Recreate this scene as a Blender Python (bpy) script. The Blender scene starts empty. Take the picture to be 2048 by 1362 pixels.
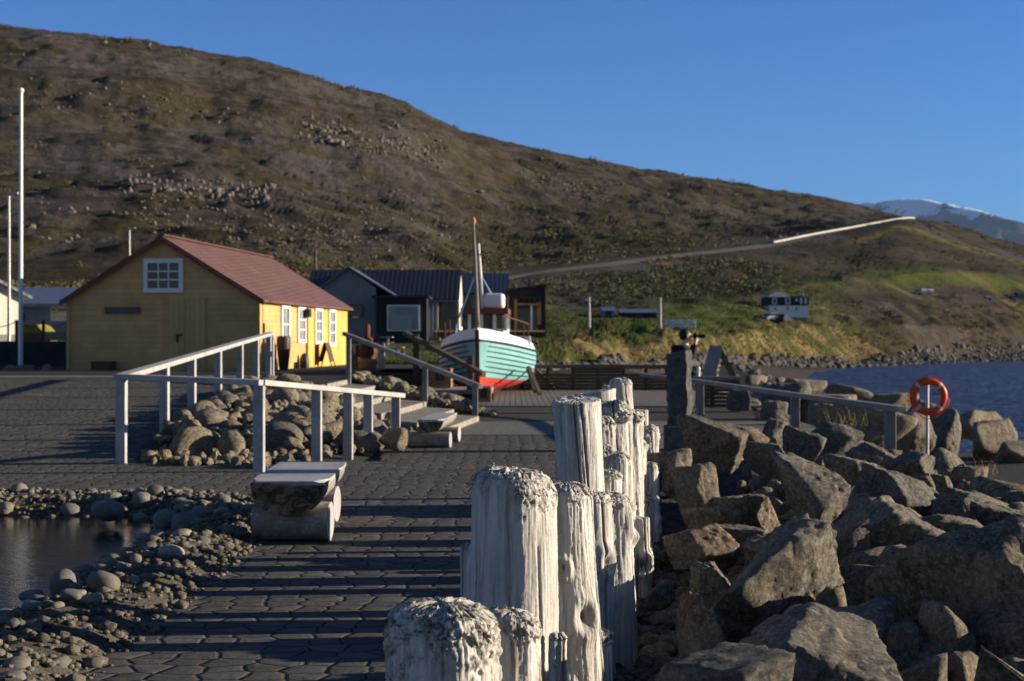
import bpy, bmesh, math, random
import numpy as np
from mathutils import Vector, Matrix
random.seed(7); RNG = np.random.RandomState(11)
SC = bpy.context.scene; COL = SC.collection
R = math.radians
# ------------------------------------------------------------------ camera, sky, sun, exposure
CAMH, F = 1.5, 2844.0
SUN_EL, SUN_AZ = 12.5, 4.0          # azimuth from +X towards +Y
cam = bpy.data.cameras.new('camera'); camo = bpy.data.objects.new('camera', cam); COL.objects.link(camo)
camo.location = (0, 0, CAMH); camo.rotation_euler = (R(90), 0, 0)
cam.sensor_width = 36; cam.lens = F/2048*36; cam.clip_start = 0.1; cam.clip_end = 40000
cam.dof.use_dof = True; cam.dof.focus_distance = 6.3; cam.dof.aperture_fstop = 5.0
SC.camera = camo
w = bpy.data.worlds.new('World'); SC.world = w; w.use_nodes = True
wt = w.node_tree; sky = wt.nodes.new('ShaderNodeTexSky'); sky.sky_type = 'NISHITA'; sky.sun_disc = False
sky.sun_elevation = R(SUN_EL); sky.sun_rotation = R(90-SUN_AZ); sky.air_density = 1.0; sky.dust_density = 0.0; sky.ozone_density = 6.0
tint = wt.nodes.new('ShaderNodeMix'); tint.data_type = 'RGBA'; tint.blend_type = 'MULTIPLY'; tint.inputs[0].default_value = 1
# sky tint by direction: deep blue ahead, warmer overhead and behind to neutralise shade
tcw = wt.nodes.new('ShaderNodeTexCoord'); sw = wt.nodes.new('ShaderNodeSeparateXYZ'); wt.links.new(tcw.outputs['Generated'], sw.inputs[0])
mw = wt.nodes.new('ShaderNodeMath'); mw.operation = 'MULTIPLY_ADD'; mw.inputs[1].default_value = -.9; wt.links.new(sw.outputs[2], mw.inputs[0]); wt.links.new(sw.outputs[1], mw.inputs[2])
rw = wt.nodes.new('ShaderNodeMapRange'); rw.interpolation_type = 'SMOOTHSTEP'; rw.inputs[1].default_value = -.25; rw.inputs[2].default_value = .55; wt.links.new(mw.outputs[0], rw.inputs[0])
vw = wt.nodes.new('ShaderNodeMix'); vw.data_type = 'RGBA'; vw.inputs[6].default_value = (1.20, .97, .98, 1); vw.inputs[7].default_value = (.70, .97, 1.40, 1); wt.links.new(rw.outputs[0], vw.inputs[0]); wt.links.new(vw.outputs[2], tint.inputs[7])
wt.links.new(sky.outputs[0], tint.inputs[6]); wt.links.new(tint.outputs[2], wt.nodes['Background'].inputs[0]); wt.nodes['Background'].inputs[1].default_value = 0.05
sl = bpy.data.lights.new('sun', 'SUN'); sl.energy = 5.0; sl.angle = R(0.5); sl.color = (1, .86, .67)
so = bpy.data.objects.new('sun', sl); COL.objects.link(so)
sd = Vector((math.cos(R(SUN_EL))*math.cos(R(SUN_AZ)), math.cos(R(SUN_EL))*math.sin(R(SUN_AZ)), math.sin(R(SUN_EL))))
so.rotation_euler = sd.to_track_quat('Z', 'Y').to_euler()
SC.view_settings.view_transform = 'Standard'; SC.view_settings.look = 'None'
SC.view_settings.exposure = 1.1; SC.view_settings.gamma = 1.0

# ------------------------------------------------------------------ survey helpers: photo pixel -> metres
def at(px, py, d): return Vector(((px-1024)/F*d, d, CAMH-(py-681)/F*d))
def on(px, py, z):
    d = (CAMH-z)*F/(py-681); return Vector(((px-1024)/F*d, d, z))
def px2x(px, d): return (px-1024)/F*d
# ------------------------------------------------------------------ noise
_P = np.arange(256); np.random.RandomState(3).shuffle(_P); _P = np.concatenate([_P, _P, _P])
_G = np.random.RandomState(5).normal(size=(256, 3)); _G /= np.linalg.norm(_G, axis=1)[:, None]
def pn(p):
    p = np.asarray(p, float); i = np.floor(p).astype(int); f = p-i; i &= 255
    u = f*f*f*(f*(f*6-15)+10); out = 0
    for dx in (0, 1):
        for dy in (0, 1):
            for dz in (0, 1):
                h = _P[_P[_P[i[:, 0]+dx]+i[:, 1]+dy]+i[:, 2]+dz]
                g = _G[h]; q = f-np.array((dx, dy, dz))
                wgt = (u[:, 0] if dx else 1-u[:, 0])*(u[:, 1] if dy else 1-u[:, 1])*(u[:, 2] if dz else 1-u[:, 2])
                out = out+wgt*(g*q).sum(1)
    return out*1.6
def fbm(p, o=4, gain=.5, lac=2.03, ridge=False):
    p = np.asarray(p, float); a = 1; s = 0
    for k in range(o):
        n = pn(p+k*17.3); s = s+a*((1-2*np.abs(n)) if ridge else n); a *= gain; p = p*lac
    return s
def sstep(x, a, b):
    t = np.clip((x-a)/(b-a), 0, 1); return t*t*(3-2*t)
# ------------------------------------------------------------------ materials
class NT:
    def __init__(s, name):
        s.m = bpy.data.materials.new(name); s.m.use_nodes = True; s.t = s.m.node_tree; s.b = s.t.nodes['Principled BSDF']
        s.tc = s.t.nodes.new('ShaderNodeTexCoord'); s.geo = s.t.nodes.new('ShaderNodeNewGeometry')
    def n(s, typ, **kw):
        n = s.t.nodes.new(typ)
        for k, v in kw.items(): setattr(n, k, v)
        return n
    def l(s, a, b): s.t.links.new(a, b)
    def vec(s, src='obj', scale=(1, 1, 1), rot=(0, 0, 0), rnd=False):
        mp = s.n('ShaderNodeMapping'); s.l({'obj': s.tc.outputs['Object'], 'pos': s.geo.outputs['Position']}[src], mp.inputs[0])
        mp.inputs['Scale'].default_value = scale; mp.inputs['Rotation'].default_value = rot
        if rnd:
            oi = s.n('ShaderNodeObjectInfo'); m = s.n('ShaderNodeMath', operation='MULTIPLY'); m.inputs[1].default_value = 50
            s.l(oi.outputs['Random'], m.inputs[0]); s.l(m.outputs[0], mp.inputs['Location'])
        return mp.outputs[0]
    def noise(s, v, scale=5, detail=5, rough=.6, dist=0):
        n = s.n('ShaderNodeTexNoise'); s.l(v, n.inputs['Vector'])
        n.inputs['Scale'].default_value = scale; n.inputs['Detail'].default_value = detail; n.inputs['Roughness'].default_value = rough
        n.inputs['Distortion'].default_value = dist
        return n.outputs[0]
    def voro(s, v, scale, feat='F1', rand=1, out=0):
        n = s.n('ShaderNodeTexVoronoi', feature=feat); s.l(v, n.inputs['Vector']); n.inputs['Scale'].default_value = scale
        n.inputs['Randomness'].default_value = rand
        return n.outputs[out]
    def ramp(s, fac, stops):
        r = s.n('ShaderNodeValToRGB'); s.l(fac, r.inputs[0]); e = r.color_ramp.elements
        while len(e) < len(stops): e.new(.5)
        for q, (p, c) in zip(e, stops): q.position = p; q.color = (c, c, c, 1) if isinstance(c, (int, float)) else (*c, 1)
        return r.outputs[0]
    def mix(s, fac, a, b, mode='MIX'):
        m = s.n('ShaderNodeMix', data_type='RGBA', blend_type=mode)
        for i, v in ((0, fac), (6, a), (7, b)):
            if isinstance(v, (int, float)): m.inputs[i].default_value = v if i == 0 else (v, v, v, 1)
            elif isinstance(v, tuple): m.inputs[i].default_value = (*v, 1)
            else: s.l(v, m.inputs[i])
        return m.outputs[2]
    def math(s, op, a, b=0, c=0):
        m = s.n('ShaderNodeMath', operation=op)
        for i, v in enumerate((a, b, c)):
            if isinstance(v, (int, float)): m.inputs[i].default_value = v
            else: s.l(v, m.inputs[i])
        return m.outputs[0]
    def sep(s, v):
        x = s.n('ShaderNodeSeparateXYZ'); s.l(v, x.inputs[0]); return x.outputs
    def bump(s, h, strength=.5, dist=.02, prev=None):
        b = s.n('ShaderNodeBump'); s.l(h, b.inputs['Height']); b.inputs['Strength'].default_value = strength; b.inputs['Distance'].default_value = dist
        if prev: s.l(prev, b.inputs['Normal'])
        return b.outputs[0]
    def rndval(s):
        return s.n('ShaderNodeObjectInfo').outputs['Random']
    def done(s, col=None, rough=.8, nrm=None, spec=.3, metal=0):
        if col is not None:
            if isinstance(col, tuple): s.b.inputs['Base Color'].default_value = (*col, 1)
            else: s.l(col, s.b.inputs['Base Color'])
        if isinstance(rough, (int, float)): s.b.inputs['Roughness'].default_value = rough
        else: s.l(rough, s.b.inputs['Roughness'])
        s.b.inputs['Specular IOR Level'].default_value = spec; s.b.inputs['Metallic'].default_value = metal
        if nrm is not None: s.l(nrm, s.b.inputs['Normal'])
        return s.m
def simple(name, c, var=.25, scale=3, rough=.7, bump=.15, dist=.01, stretch=(1, 1, 1), spec=.3, metal=0, rnd=False):
    k = NT(name); v = k.vec('obj', stretch, rnd=rnd); n = k.noise(v, scale, 6, .65)
    lo = tuple(x*(1-var) for x in c); hi = tuple(min(1, x*(1+var)) for x in c)
    col = k.ramp(n, [(.25, lo), (.75, hi)])
    n2 = k.noise(v, scale*9, 4, .6)
    return k.done(col, rough, k.bump(n2, bump, dist), spec, metal)
def m_wood_white():
    k = NT('weathered_driftwood'); v = k.vec('obj', rnd=True)
    st = k.vec('obj', (1, 1, .05), rnd=True); st2 = k.vec('obj', (1, 1, .16), rnd=True)
    g = k.noise(st, 34, 8, .72, .6); g2 = k.noise(st2, 90, 6, .7, .3); big = k.noise(v, 4, 6, .65); blot = k.noise(v, 11, 8, .7, .8)
    c = k.ramp(g, [(.30, (.11, .097, .085)), (.41, (.34, .315, .28)), (.53, (.56, .535, .485)), (.7, (.70, .675, .62))])
    c = k.mix(k.ramp(big, [(.42, 0), (.66, .55)]), c, (.34, .315, .28))
    c = k.mix(k.ramp(blot, [(.60, 0), (.68, .8)]), c, (.16, .135, .11))
    # attribute: weathering at the crown of each post (moss, lichen and rot)
    at_ = k.n('ShaderNodeAttribute', attribute_name='crown'); li = k.noise(v, 30, 8, .75, .5)
    f = k.math('MULTIPLY', k.ramp(li, [(.47, 0), (.56, 1)]), at_.outputs['Fac'])
    lich = k.ramp(k.noise(v, 120, 4, .6), [(.4, (.05, .045, .035)), (.55, (.20, .19, .15)), (.7, (.5, .48, .42))])
    c = k.mix(f, c, lich)
    cr = k.n('ShaderNodeAttribute', attribute_name='crack'); c = k.mix(cr.outputs['Fac'], c, (.045, .038, .03))
    n = k.bump(g, .55, .012); n = k.bump(g2, .35, .004, n); n = k.bump(li, .3, .006, n)
    return k.done(c, .82, n, .2)
def m_log(name, pale, dark, moss):
    k = NT(name); v = k.vec('obj', rnd=True); st = k.vec('obj', (.5, 5, 5), rnd=True); a = k.noise(st, 5, 7, .7, .4); b = k.noise(v, 7, 8, .72, .6); f = k.noise(v, 60, 6, .75)
    c = k.ramp(a, [(.3, dark), (.52, tuple((x+y)/2 for x, y in zip(pale, dark))), (.72, pale)])
    c = k.mix(k.ramp(b, [(.44, 0), (.54, .9)]), c, moss); c = k.mix(k.ramp(f, [(.35, .6), (.5, 0)]), c, tuple(x*.4 for x in dark))
    n = k.bump(a, .5, .02); n = k.bump(b, .5, .02, n); n = k.bump(f, .5, .006, n)
    return k.done(c, .88, n, .2)
def m_grey_wood(name, c=(.36, .34, .32), rough=.75):
    k = NT(name); v = k.vec('obj', (1, 1, 1), rnd=True); n = k.noise(v, 2.5, 6, .6); fine = k.noise(v, 40, 5, .7)
    col = k.ramp(n, [(.3, tuple(x*.72 for x in c)), (.7, tuple(min(1, x*1.25) for x in c))])
    col = k.mix(k.ramp(fine, [(.3, .35), (.6, 0)]), col, tuple(x*.4 for x in c))
    return k.done(col, rough, k.bump(fine, .3, .004), .25)
def m_boulder(name, ca, cb, cc, lichen=.35):
    k = NT(name); v = k.vec('obj', rnd=True); w_ = k.vec('pos'); big = k.noise(v, 1.5, 8, .65, .4); mid = k.noise(w_, 5, 9, .72); fine = k.noise(w_, 38, 8, .78); chip = k.voro(w_, 13, 'F1'); chip2 = k.voro(w_, 31, 'F1')
    c = k.ramp(big, [(.32, ca), (.5, cb), (.7, cc)])
    c = k.mix(k.ramp(mid, [(.36, .7), (.52, 0)]), c, tuple(x*.42 for x in ca))
    c = k.mix(k.ramp(fine, [(.50, 0), (.58, .45), (.7, .85)]), c, tuple(min(1, x*1.7+.02) for x in cc))
    c = k.mix(k.ramp(fine, [(.36, .7), (.45, 0)]), c, tuple(x*.3 for x in ca))
    if lichen:
        lm = k.math('MULTIPLY', k.ramp(k.noise(w_, 2.6, 8, .72, 1.0), [(.57, 0), (.64, lichen)]), k.ramp(fine, [(.44, 0), (.54, 1)]))
        c = k.mix(lm, c, (.33, .32, .29))
    rv = k.rndval(); c = k.mix(1.0, c, k.ramp(rv, [(0, (.70, .74, .80)), (.5, (1, 1, 1)), (1, (1.22, 1.10, .95))]), 'MULTIPLY')
    n = k.bump(mid, .75, .075); n = k.bump(chip, .45, .03, n); n = k.bump(chip2, .4, .012, n); n = k.bump(fine, .75, .02, n)
    return k.done(c, .9, n, .22)
def m_pebble():
    k = NT('rounded_stone'); v = k.vec('obj', rnd=True); n = k.noise(v, 3, 6, .6); fine = k.noise(v, 30, 5, .65)
    rv = k.rndval()
    base = k.ramp(rv, [(0, (.085, .085, .085)), (.25, (.17, .15, .118)), (.5, (.225, .20, .15)), (.72, (.13, .13, .13)), (.9, (.20, .175, .135)), (1, (.30, .275, .22))])
    c = k.mix(k.ramp(n, [(.35, .0), (.7, .6)]), base, (.075, .066, .054))
    c = k.mix(k.ramp(fine, [(.55, 0), (.75, .3)]), c, (.34, .31, .26))
    return k.done(c, .8, k.bump(fine, .25, .008), .3)
def m_paving():
    k = NT('paving_cobbles'); v0 = k.vec('pos')
    wob = k.n('ShaderNodeTexNoise'); k.l(v0, wob.inputs['Vector']); wob.inputs['Scale'].default_value = 3.5; wob.inputs['Detail'].default_value = 2
    ofs = k.n('ShaderNodeVectorMath', operation='MULTIPLY_ADD'); k.l(wob.outputs[1], ofs.inputs[0]); ofs.inputs[1].default_value = (.07, .05, 0)
    k.l(v0, ofs.inputs[2]); mp = k.n('ShaderNodeMapping'); k.l(ofs.outputs[0], mp.inputs[0]); mp.inputs['Scale'].default_value = (5.3, 6.8, 0); v = mp.outputs[0]
    def vor(feat, o_): n_ = k.n('ShaderNodeTexVoronoi', feature=feat, voronoi_dimensions='2D'); k.l(v, n_.inputs['Vector']); n_.inputs['Scale'].default_value = 1; n_.inputs['Randomness'].default_value = .62; return n_.outputs[o_]
    edge = vor('DISTANCE_TO_EDGE', 0); cell = k.sep(vor('F1', 1))[0]; joint = k.ramp(edge, [(.018, 1), (.05, 0)]); dome = k.ramp(edge, [(.0, 0), (.10, .75), (.3, 1)])
    big = k.noise(v0, .55, 5, .6); fine = k.noise(v0, 55, 5, .7); mid = k.noise(v0, 9, 5, .6)
    tone = k.ramp(cell, [(0, (.074, .070, .064)), (.5, (.104, .097, .088)), (1, (.140, .130, .117))])
    tone = k.mix(k.ramp(big, [(.3, .5), (.65, 0)]), tone, (.066, .062, .058))
    tone = k.mix(k.ramp(fine, [(.45, 0), (.75, .5)]), tone, (.15, .14, .125))
    tone = k.mix(k.ramp(mid, [(.35, .35), (.55, 0)]), tone, (.06, .056, .05))
    yy = k.sep(v0)[1]; band = k.math('PINGPONG', k.math('ADD', yy, .3), 1.05); bm = k.ramp(band, [(.0, .75), (.045, 0)])
    far = k.math('GREATER_THAN', yy, 15.5)
    tone = k.mix(k.math('MULTIPLY', bm, far), tone, (.026, .025, .023))
    c = k.mix(joint, tone, k.mix(k.ramp(mid, [(.4, 0), (.6, 1)]), (.017, .016, .014), (.055, .049, .04)))
    n = k.bump(k.math('ADD', dome, k.math('MULTIPLY', cell, .3)), .55, .013); n = k.bump(mid, .35, .02, n); n = k.bump(fine, .35, .004, n)
    return k.done(c, .95, n, .04)
def m_gravel(name, a, b, scale=60, bump=.6):
    k = NT(name); v = k.vec('pos'); vo = k.sep(k.voro(v, scale, 'F1', 1, 1))[0]; vo = k.ramp(vo, [(0, .25), (1, 1.0)]); f = k.noise(v, scale*1.4, 5, .7); big = k.noise(v, .8, 5, .6)
    c = k.ramp(f, [(.3, a), (.7, b)]); c = k.mix(.6, c, k.mix(1.0, c, vo, 'MULTIPLY')); c = k.mix(k.ramp(big, [(.3, .4), (.6, 0)]), c, a)
    return k.done(c, .95, k.bump(f, bump, .02), .04)
def m_siding(name, c, pitch=.15, vertical=False, line=.5, var=.14):
    k = NT(name); v = k.vec('obj'); xyz = k.sep(v)
    axis = xyz[2] if not vertical else k.math('ADD', xyz[0], xyz[1])
    sw = k.math('FRACT', k.math('DIVIDE', axis, pitch)); n = k.noise(v, 1.3, 6, .6); st = k.noise(k.vec('obj', (1, 1, 9) if not vertical else (6, 6, .6)), 3, 6, .7)
    bd = k.n('ShaderNodeTexWhiteNoise', noise_dimensions='1D'); k.l(k.math('FLOOR', k.math('DIVIDE', axis, pitch)), bd.inputs[1])
    col = k.ramp(n, [(.3, tuple(x*(1-var) for x in c)), (.7, tuple(min(1, x*(1+var)) for x in c))])
    col = k.mix(k.math('MULTIPLY', bd.outputs[0], .16), col, tuple(x*.55 for x in c))
    col = k.mix(k.ramp(st, [(.28, .7), (.40, 0)]), col, tuple(x*.45 for x in c))
    col = k.mix(k.ramp(sw, [(.0, line), (.09, 0)]), col, tuple(x*.3 for x in c))
    return k.done(col, .7, k.bump(sw, .5, .012), .3)
def m_corrugated(name, c, pitch=.12, axis=0, rough=.5, rust=0):
    k = NT(name); v = k.vec('obj'); a = k.sep(v)[axis]
    sw = k.math('SINE', k.math('MULTIPLY', a, 2*math.pi/pitch)); n = k.noise(v, 1.6, 7, .65)
    col = k.ramp(n, [(.3, tuple(x*.8 for x in c)), (.7, tuple(min(1, x*1.2) for x in c))])
    if rust: col = k.mix(k.ramp(k.noise(v, .9, 6, .7, .6), [(.58, 0), (.72, rust)]), col, (.155, .105, .095))
    return k.done(col, rough, k.bump(sw, .35 if not rust else .16, .02), .35)
def m_terrain():
    k = NT('terrain'); v = k.vec('pos'); vs = k.vec('pos', (1, .6, 2.5))
    zc = k.n('ShaderNodeAttribute', attribute_name='zone'); z = k.n('ShaderNodeSeparateColor'); k.l(zc.outputs['Color'], z.inputs[0]); zo = z.outputs
    a = k.noise(vs, .012, 8, .62, .5); b = k.noise(vs, .045, 8, .68, .3); c_ = k.noise(v, .35, 7, .72); d = k.noise(v, 2.2, 6, .7)
    scree = k.ramp(c_, [(.3, (.050, .044, .041)), (.5, (.083, .073, .068)), (.72, (.128, .113, .106))])
    heath = k.ramp(c_, [(.3, (.036, .028, .021)), (.55, (.070, .055, .042)), (.75, (.104, .084, .064))])
    olive = k.ramp(c_, [(.3, (.028, .025, .012)), (.55, (.058, .051, .020)), (.75, (.092, .078, .032))])
    hill = k.mix(k.ramp(a, [(.46, 0), (.58, .85)]), scree, heath)
    hill = k.mix(k.ramp(b, [(.50, 0), (.59, .9)]), hill, olive)
    hill = k.mix(k.math('MULTIPLY', zo[2], k.ramp(b, [(.30, .35), (.52, 1)])), hill, olive)
    bands = k.noise(k.vec('pos', (.006, .006, .085)), 1, 5, .6, .25); sp = k.noise(v, 1.1, 5, .75)
    hill = k.mix(k.ramp(bands, [(.44, 0), (.475, .65), (.49, .65), (.53, 0)]), hill, (.034, .028, .021))
    hill = k.mix(k.ramp(bands, [(.54, 0), (.57, .5), (.585, .5), (.62, 0)]), hill, (.075, .064, .030))
    hill = k.mix(1.0, hill, k.ramp(sp, [(.3, .74), (.5, 1.0), (.7, 1.3)]), 'MULTIPLY')
    lawn = k.ramp(d, [(.28, (.024, .036, .009)), (.5, (.060, .084, .020)), (.72, (.115, .135, .038))])
    lawn = k.mix(k.ramp(k.noise(v, .12, 7, .65), [(.44, 0), (.58, .75)]), lawn, (.105, .098, .036))
    dry = k.ramp(k.noise(v, .8, 8, .72), [(.3, (.07, .048, .018)), (.5, (.20, .15, .065)), (.72, (.34, .26, .125))])
    dry = k.mix(k.ramp(k.noise(v, .16, 6, .65, .6), [(.46, 0), (.55, 1)]), dry, (.065, .075, .022))
    c = k.mix(zo[0], hill, lawn); c = k.mix(zo[1], c, dry)
    gv = k.n('ShaderNodeAttribute', attribute_name='stony')
    peb = k.ramp(k.noise(v, 6, 8, .75), [(.3, (.025, .023, .021)), (.5, (.07, .063, .056)), (.7, (.14, .125, .11))])
    c = k.mix(gv.outputs['Fac'], c, peb); c = k.mix(1.0, c, (.86, .86, .88), 'MULTIPLY')
    n = k.bump(c_, .8, 1.2); n = k.bump(d, .6, .18, n)
    return k.done(c, .97, n, .02)
def m_water(name, col, sc, bump, dist, rough=.06, sc2=None):
    k = NT(name); v = k.vec('pos', (1, 1.9, 1)); n = k.noise(v, sc, 6, .62, .3)
    nn = k.bump(n, bump, dist)
    if sc2: nn = k.bump(k.noise(v, sc2, 4, .6), bump*.8, dist*4, nn)
    return k.done(col, rough, nn, .5 if rough < .1 else .22)
def m_glass(name='window_glass', c=(.02, .025, .03), rough=.08): return NT(name).done(c, rough, None, .6)
MAT = {}
def mk():
    M = MAT
    M['post'] = m_wood_white(); M['rail'] = m_grey_wood('railing_wood', (.40, .385, .375)); M['darkrail'] = m_grey_wood('brown_railing_wood', (.12, .085, .055))
    M['brail'] = m_grey_wood('stair_railing_wood', (.20, .195, .19))
    M['log'] = m_log('log_wood', (.42, .385, .35), (.25, .225, .20), (.22, .195, .16)); M['logend'] = m_log('log_end_bark', (.33, .28, .19), (.10, .085, .055), (.035, .03, .018)); M['seat'] = m_grey_wood('bench_top_wood', (.36, .345, .345))
    M['boulder'] = m_boulder('basalt_boulder', (.088, .078, .066), (.152, .134, .107), (.218, .192, .150))
    M['boulder2'] = m_boulder('brown_boulder', (.100, .078, .057), (.165, .132, .095), (.22, .178, .13), .15)
    M['heap'] = m_boulder('heap_stone', (.115, .100, .076), (.185, .158, .115), (.245, .210, .150), 0)
    M['pebble'] = m_pebble(); M['paving'] = m_paving()
    M['gravel'] = m_gravel('dark_gravel', (.05, .048, .045), (.13, .122, .112)); M['mortar'] = m_gravel('rim_mortar', (.085, .076, .063), (.20, .18, .145), 38, 1.0)
    M['concrete'] = m_gravel('concrete', (.17, .16, .145), (.24, .225, .205), 22, .15); M['step'] = m_gravel('step_concrete', (.26, .24, .20), (.40, .37, .31), 14, .25)
    M['asphalt'] = m_gravel('asphalt', (.055, .052, .05), (.09, .086, .082), 70, .3)
    M['stone'] = m_gravel('grey_stone', (.085, .085, .087), (.15, .147, .142), 16, .5)
    M['deck'] = m_siding('deck_boards', (.20, .165, .13), .14, True, .8)
    M['terrain'] = m_terrain()
    M['sea'] = m_water('sea_water', (.004, .038, .140), 1.1, 1.0, 2.0, .40, .25); M['pond'] = m_water('pond_water', (.022, .016, .011), 7, .12, .02, .03)
    M['yellow'] = m_siding('yellow_lap_siding', (.57, .355, .14), .16, False, .62, .2); M['yellowv'] = m_siding('yellow_board_siding', (.64, .375, .092), .3, True, .25)
    M['yellowd'] = m_siding('yellow_door_boards', (.50, .345, .13), .14, True, .6)
    M['redroof'] = m_corrugated('red_metal_roof', (.115, .055, .048), .16, 0, .75, .6); M['white'] = simple('white_paint', (.74, .73, .71), .12, 4, .5, .1)
    M['redtrim'] = simple('red_trim', (.16, .05, .035), .3, 5)
    M['glass'] = m_glass(); M['glasslight'] = simple('reflecting_pane', (.22, .25, .25), .35, .8, .08, .02)
    M['blackroof'] = m_corrugated('black_metal_roof', (.014, .016, .024), .3, 0, .45); M['blackwall'] = m_siding('black_boards', (.013, .016, .019), .14, True, .5)
    M['greywall'] = m_siding('grey_boards', (.19, .20, .22), .15, True, .3); M['blueroof'] = m_corrugated('blue_grey_roof', (.10, .12, .17), .25, 0, .45)
    M['greyroof'] = m_corrugated('grey_roof', (.16, .17, .21), .3, 0, .45); M['cream'] = simple('cream_render', (.66, .62, .52), .08, 2)
    M['bluewall'] = m_siding('blue_grey_boards', (.17, .20, .25), .16); M['olivewall'] = m_siding('olive_boards', (.17, .155, .11), .18, True, .3)
    M['timber'] = m_grey_wood('fresh_timber', (.46, .24, .085)); M['slat'] = m_grey_wood('brown_slats', (.10, .062, .034)); M['box'] = m_siding('orange_slats', (.36, .20, .095), .1, False, .8)
    M['teal'] = simple('teal_paint', (.185, .40, .41), .16, 3, .5, .2); M['tealdark'] = simple('seam_shade', (.035, .075, .085), .3, 5); M['red'] = simple('red_paint', (.50, .045, .03), .3, 4, .5)
    M['boatwhite'] = simple('boat_white_paint', (.78, .76, .70), .1, 5, .5); M['rust'] = simple('rusty_iron', (.115, .042, .022), .5, 8, .85, .5)
    M['mast'] = simple('mast_wood', (.20, .165, .13), .45, 4); M['rope'] = simple('blue_rope', (.10, .25, .34), .3, 9); M['dark'] = simple('dark_metal', (.03, .03, .032), .3, 6, .5)
    M['orange'] = simple('buoy_orange', (.60, .065, .025), .12, 6, .4, .05); M['tape'] = simple('reflective_tape', (.50, .48, .44), .1, 10, .4); M['steel'] = simple('galvanised_steel', (.36, .36, .35), .2, 8, .45, .1, spec=.5, metal=.6)
    M['barrel'] = simple('brown_barrel', (.045, .034, .03), .25, 4, .5); M['skin'] = simple('skin', (.55, .36, .26), .1, 8, .5); M['jacket'] = simple('black_cloth', (.012, .012, .014), .3, 9, .85)
    M['hair'] = simple('dark_hair', (.014, .010, .008), .3, 20, .6); M['silver'] = simple('silver_car_paint', (.33, .34, .36), .1, 3, .3, 0, metal=.5); M['darkcar'] = simple('dark_car_paint', (.03, .018, .02), .1, 3, .3, 0)
    M['tyre'] = simple('tyre_rubber', (.02, .02, .02), .2, 8); M['shrub'] = simple('shrub_leaves', (.084, .072, .029), .5, .15, .9, 0); M['greenshrub'] = simple('green_shrub_leaves', (.062, .067, .027), .5, .3, .9, 0)
    M['hillrock'] = simple('pale_rock', (.125, .106, .092), .5, .08, .9, .1); M['tuft'] = simple('dry_grass', (.19, .15, .070), .5, .25, .9, 0); M['greentuft'] = simple('green_grass', (.075, .09, .025), .5, .3, .9, 0)
    M['hedge'] = simple('dark_wall_stone', (.030, .031, .033), .5, 2, .9, .4); M['yellowgreen'] = simple('yellow_green_hedge', (.16, .15, .02), .4, 3, .9, .4); M['brownwall'] = simple('brown_wall', (.16, .12, .10), .2, 2)
    M['kelp'] = simple('shore_rock', (.075, .068, .06), .5, .4, .9, .4); M['galv'] = simple('grey_road_surface', (.050, .042, .037), .3, .3, .9, .3)
mk()
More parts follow.
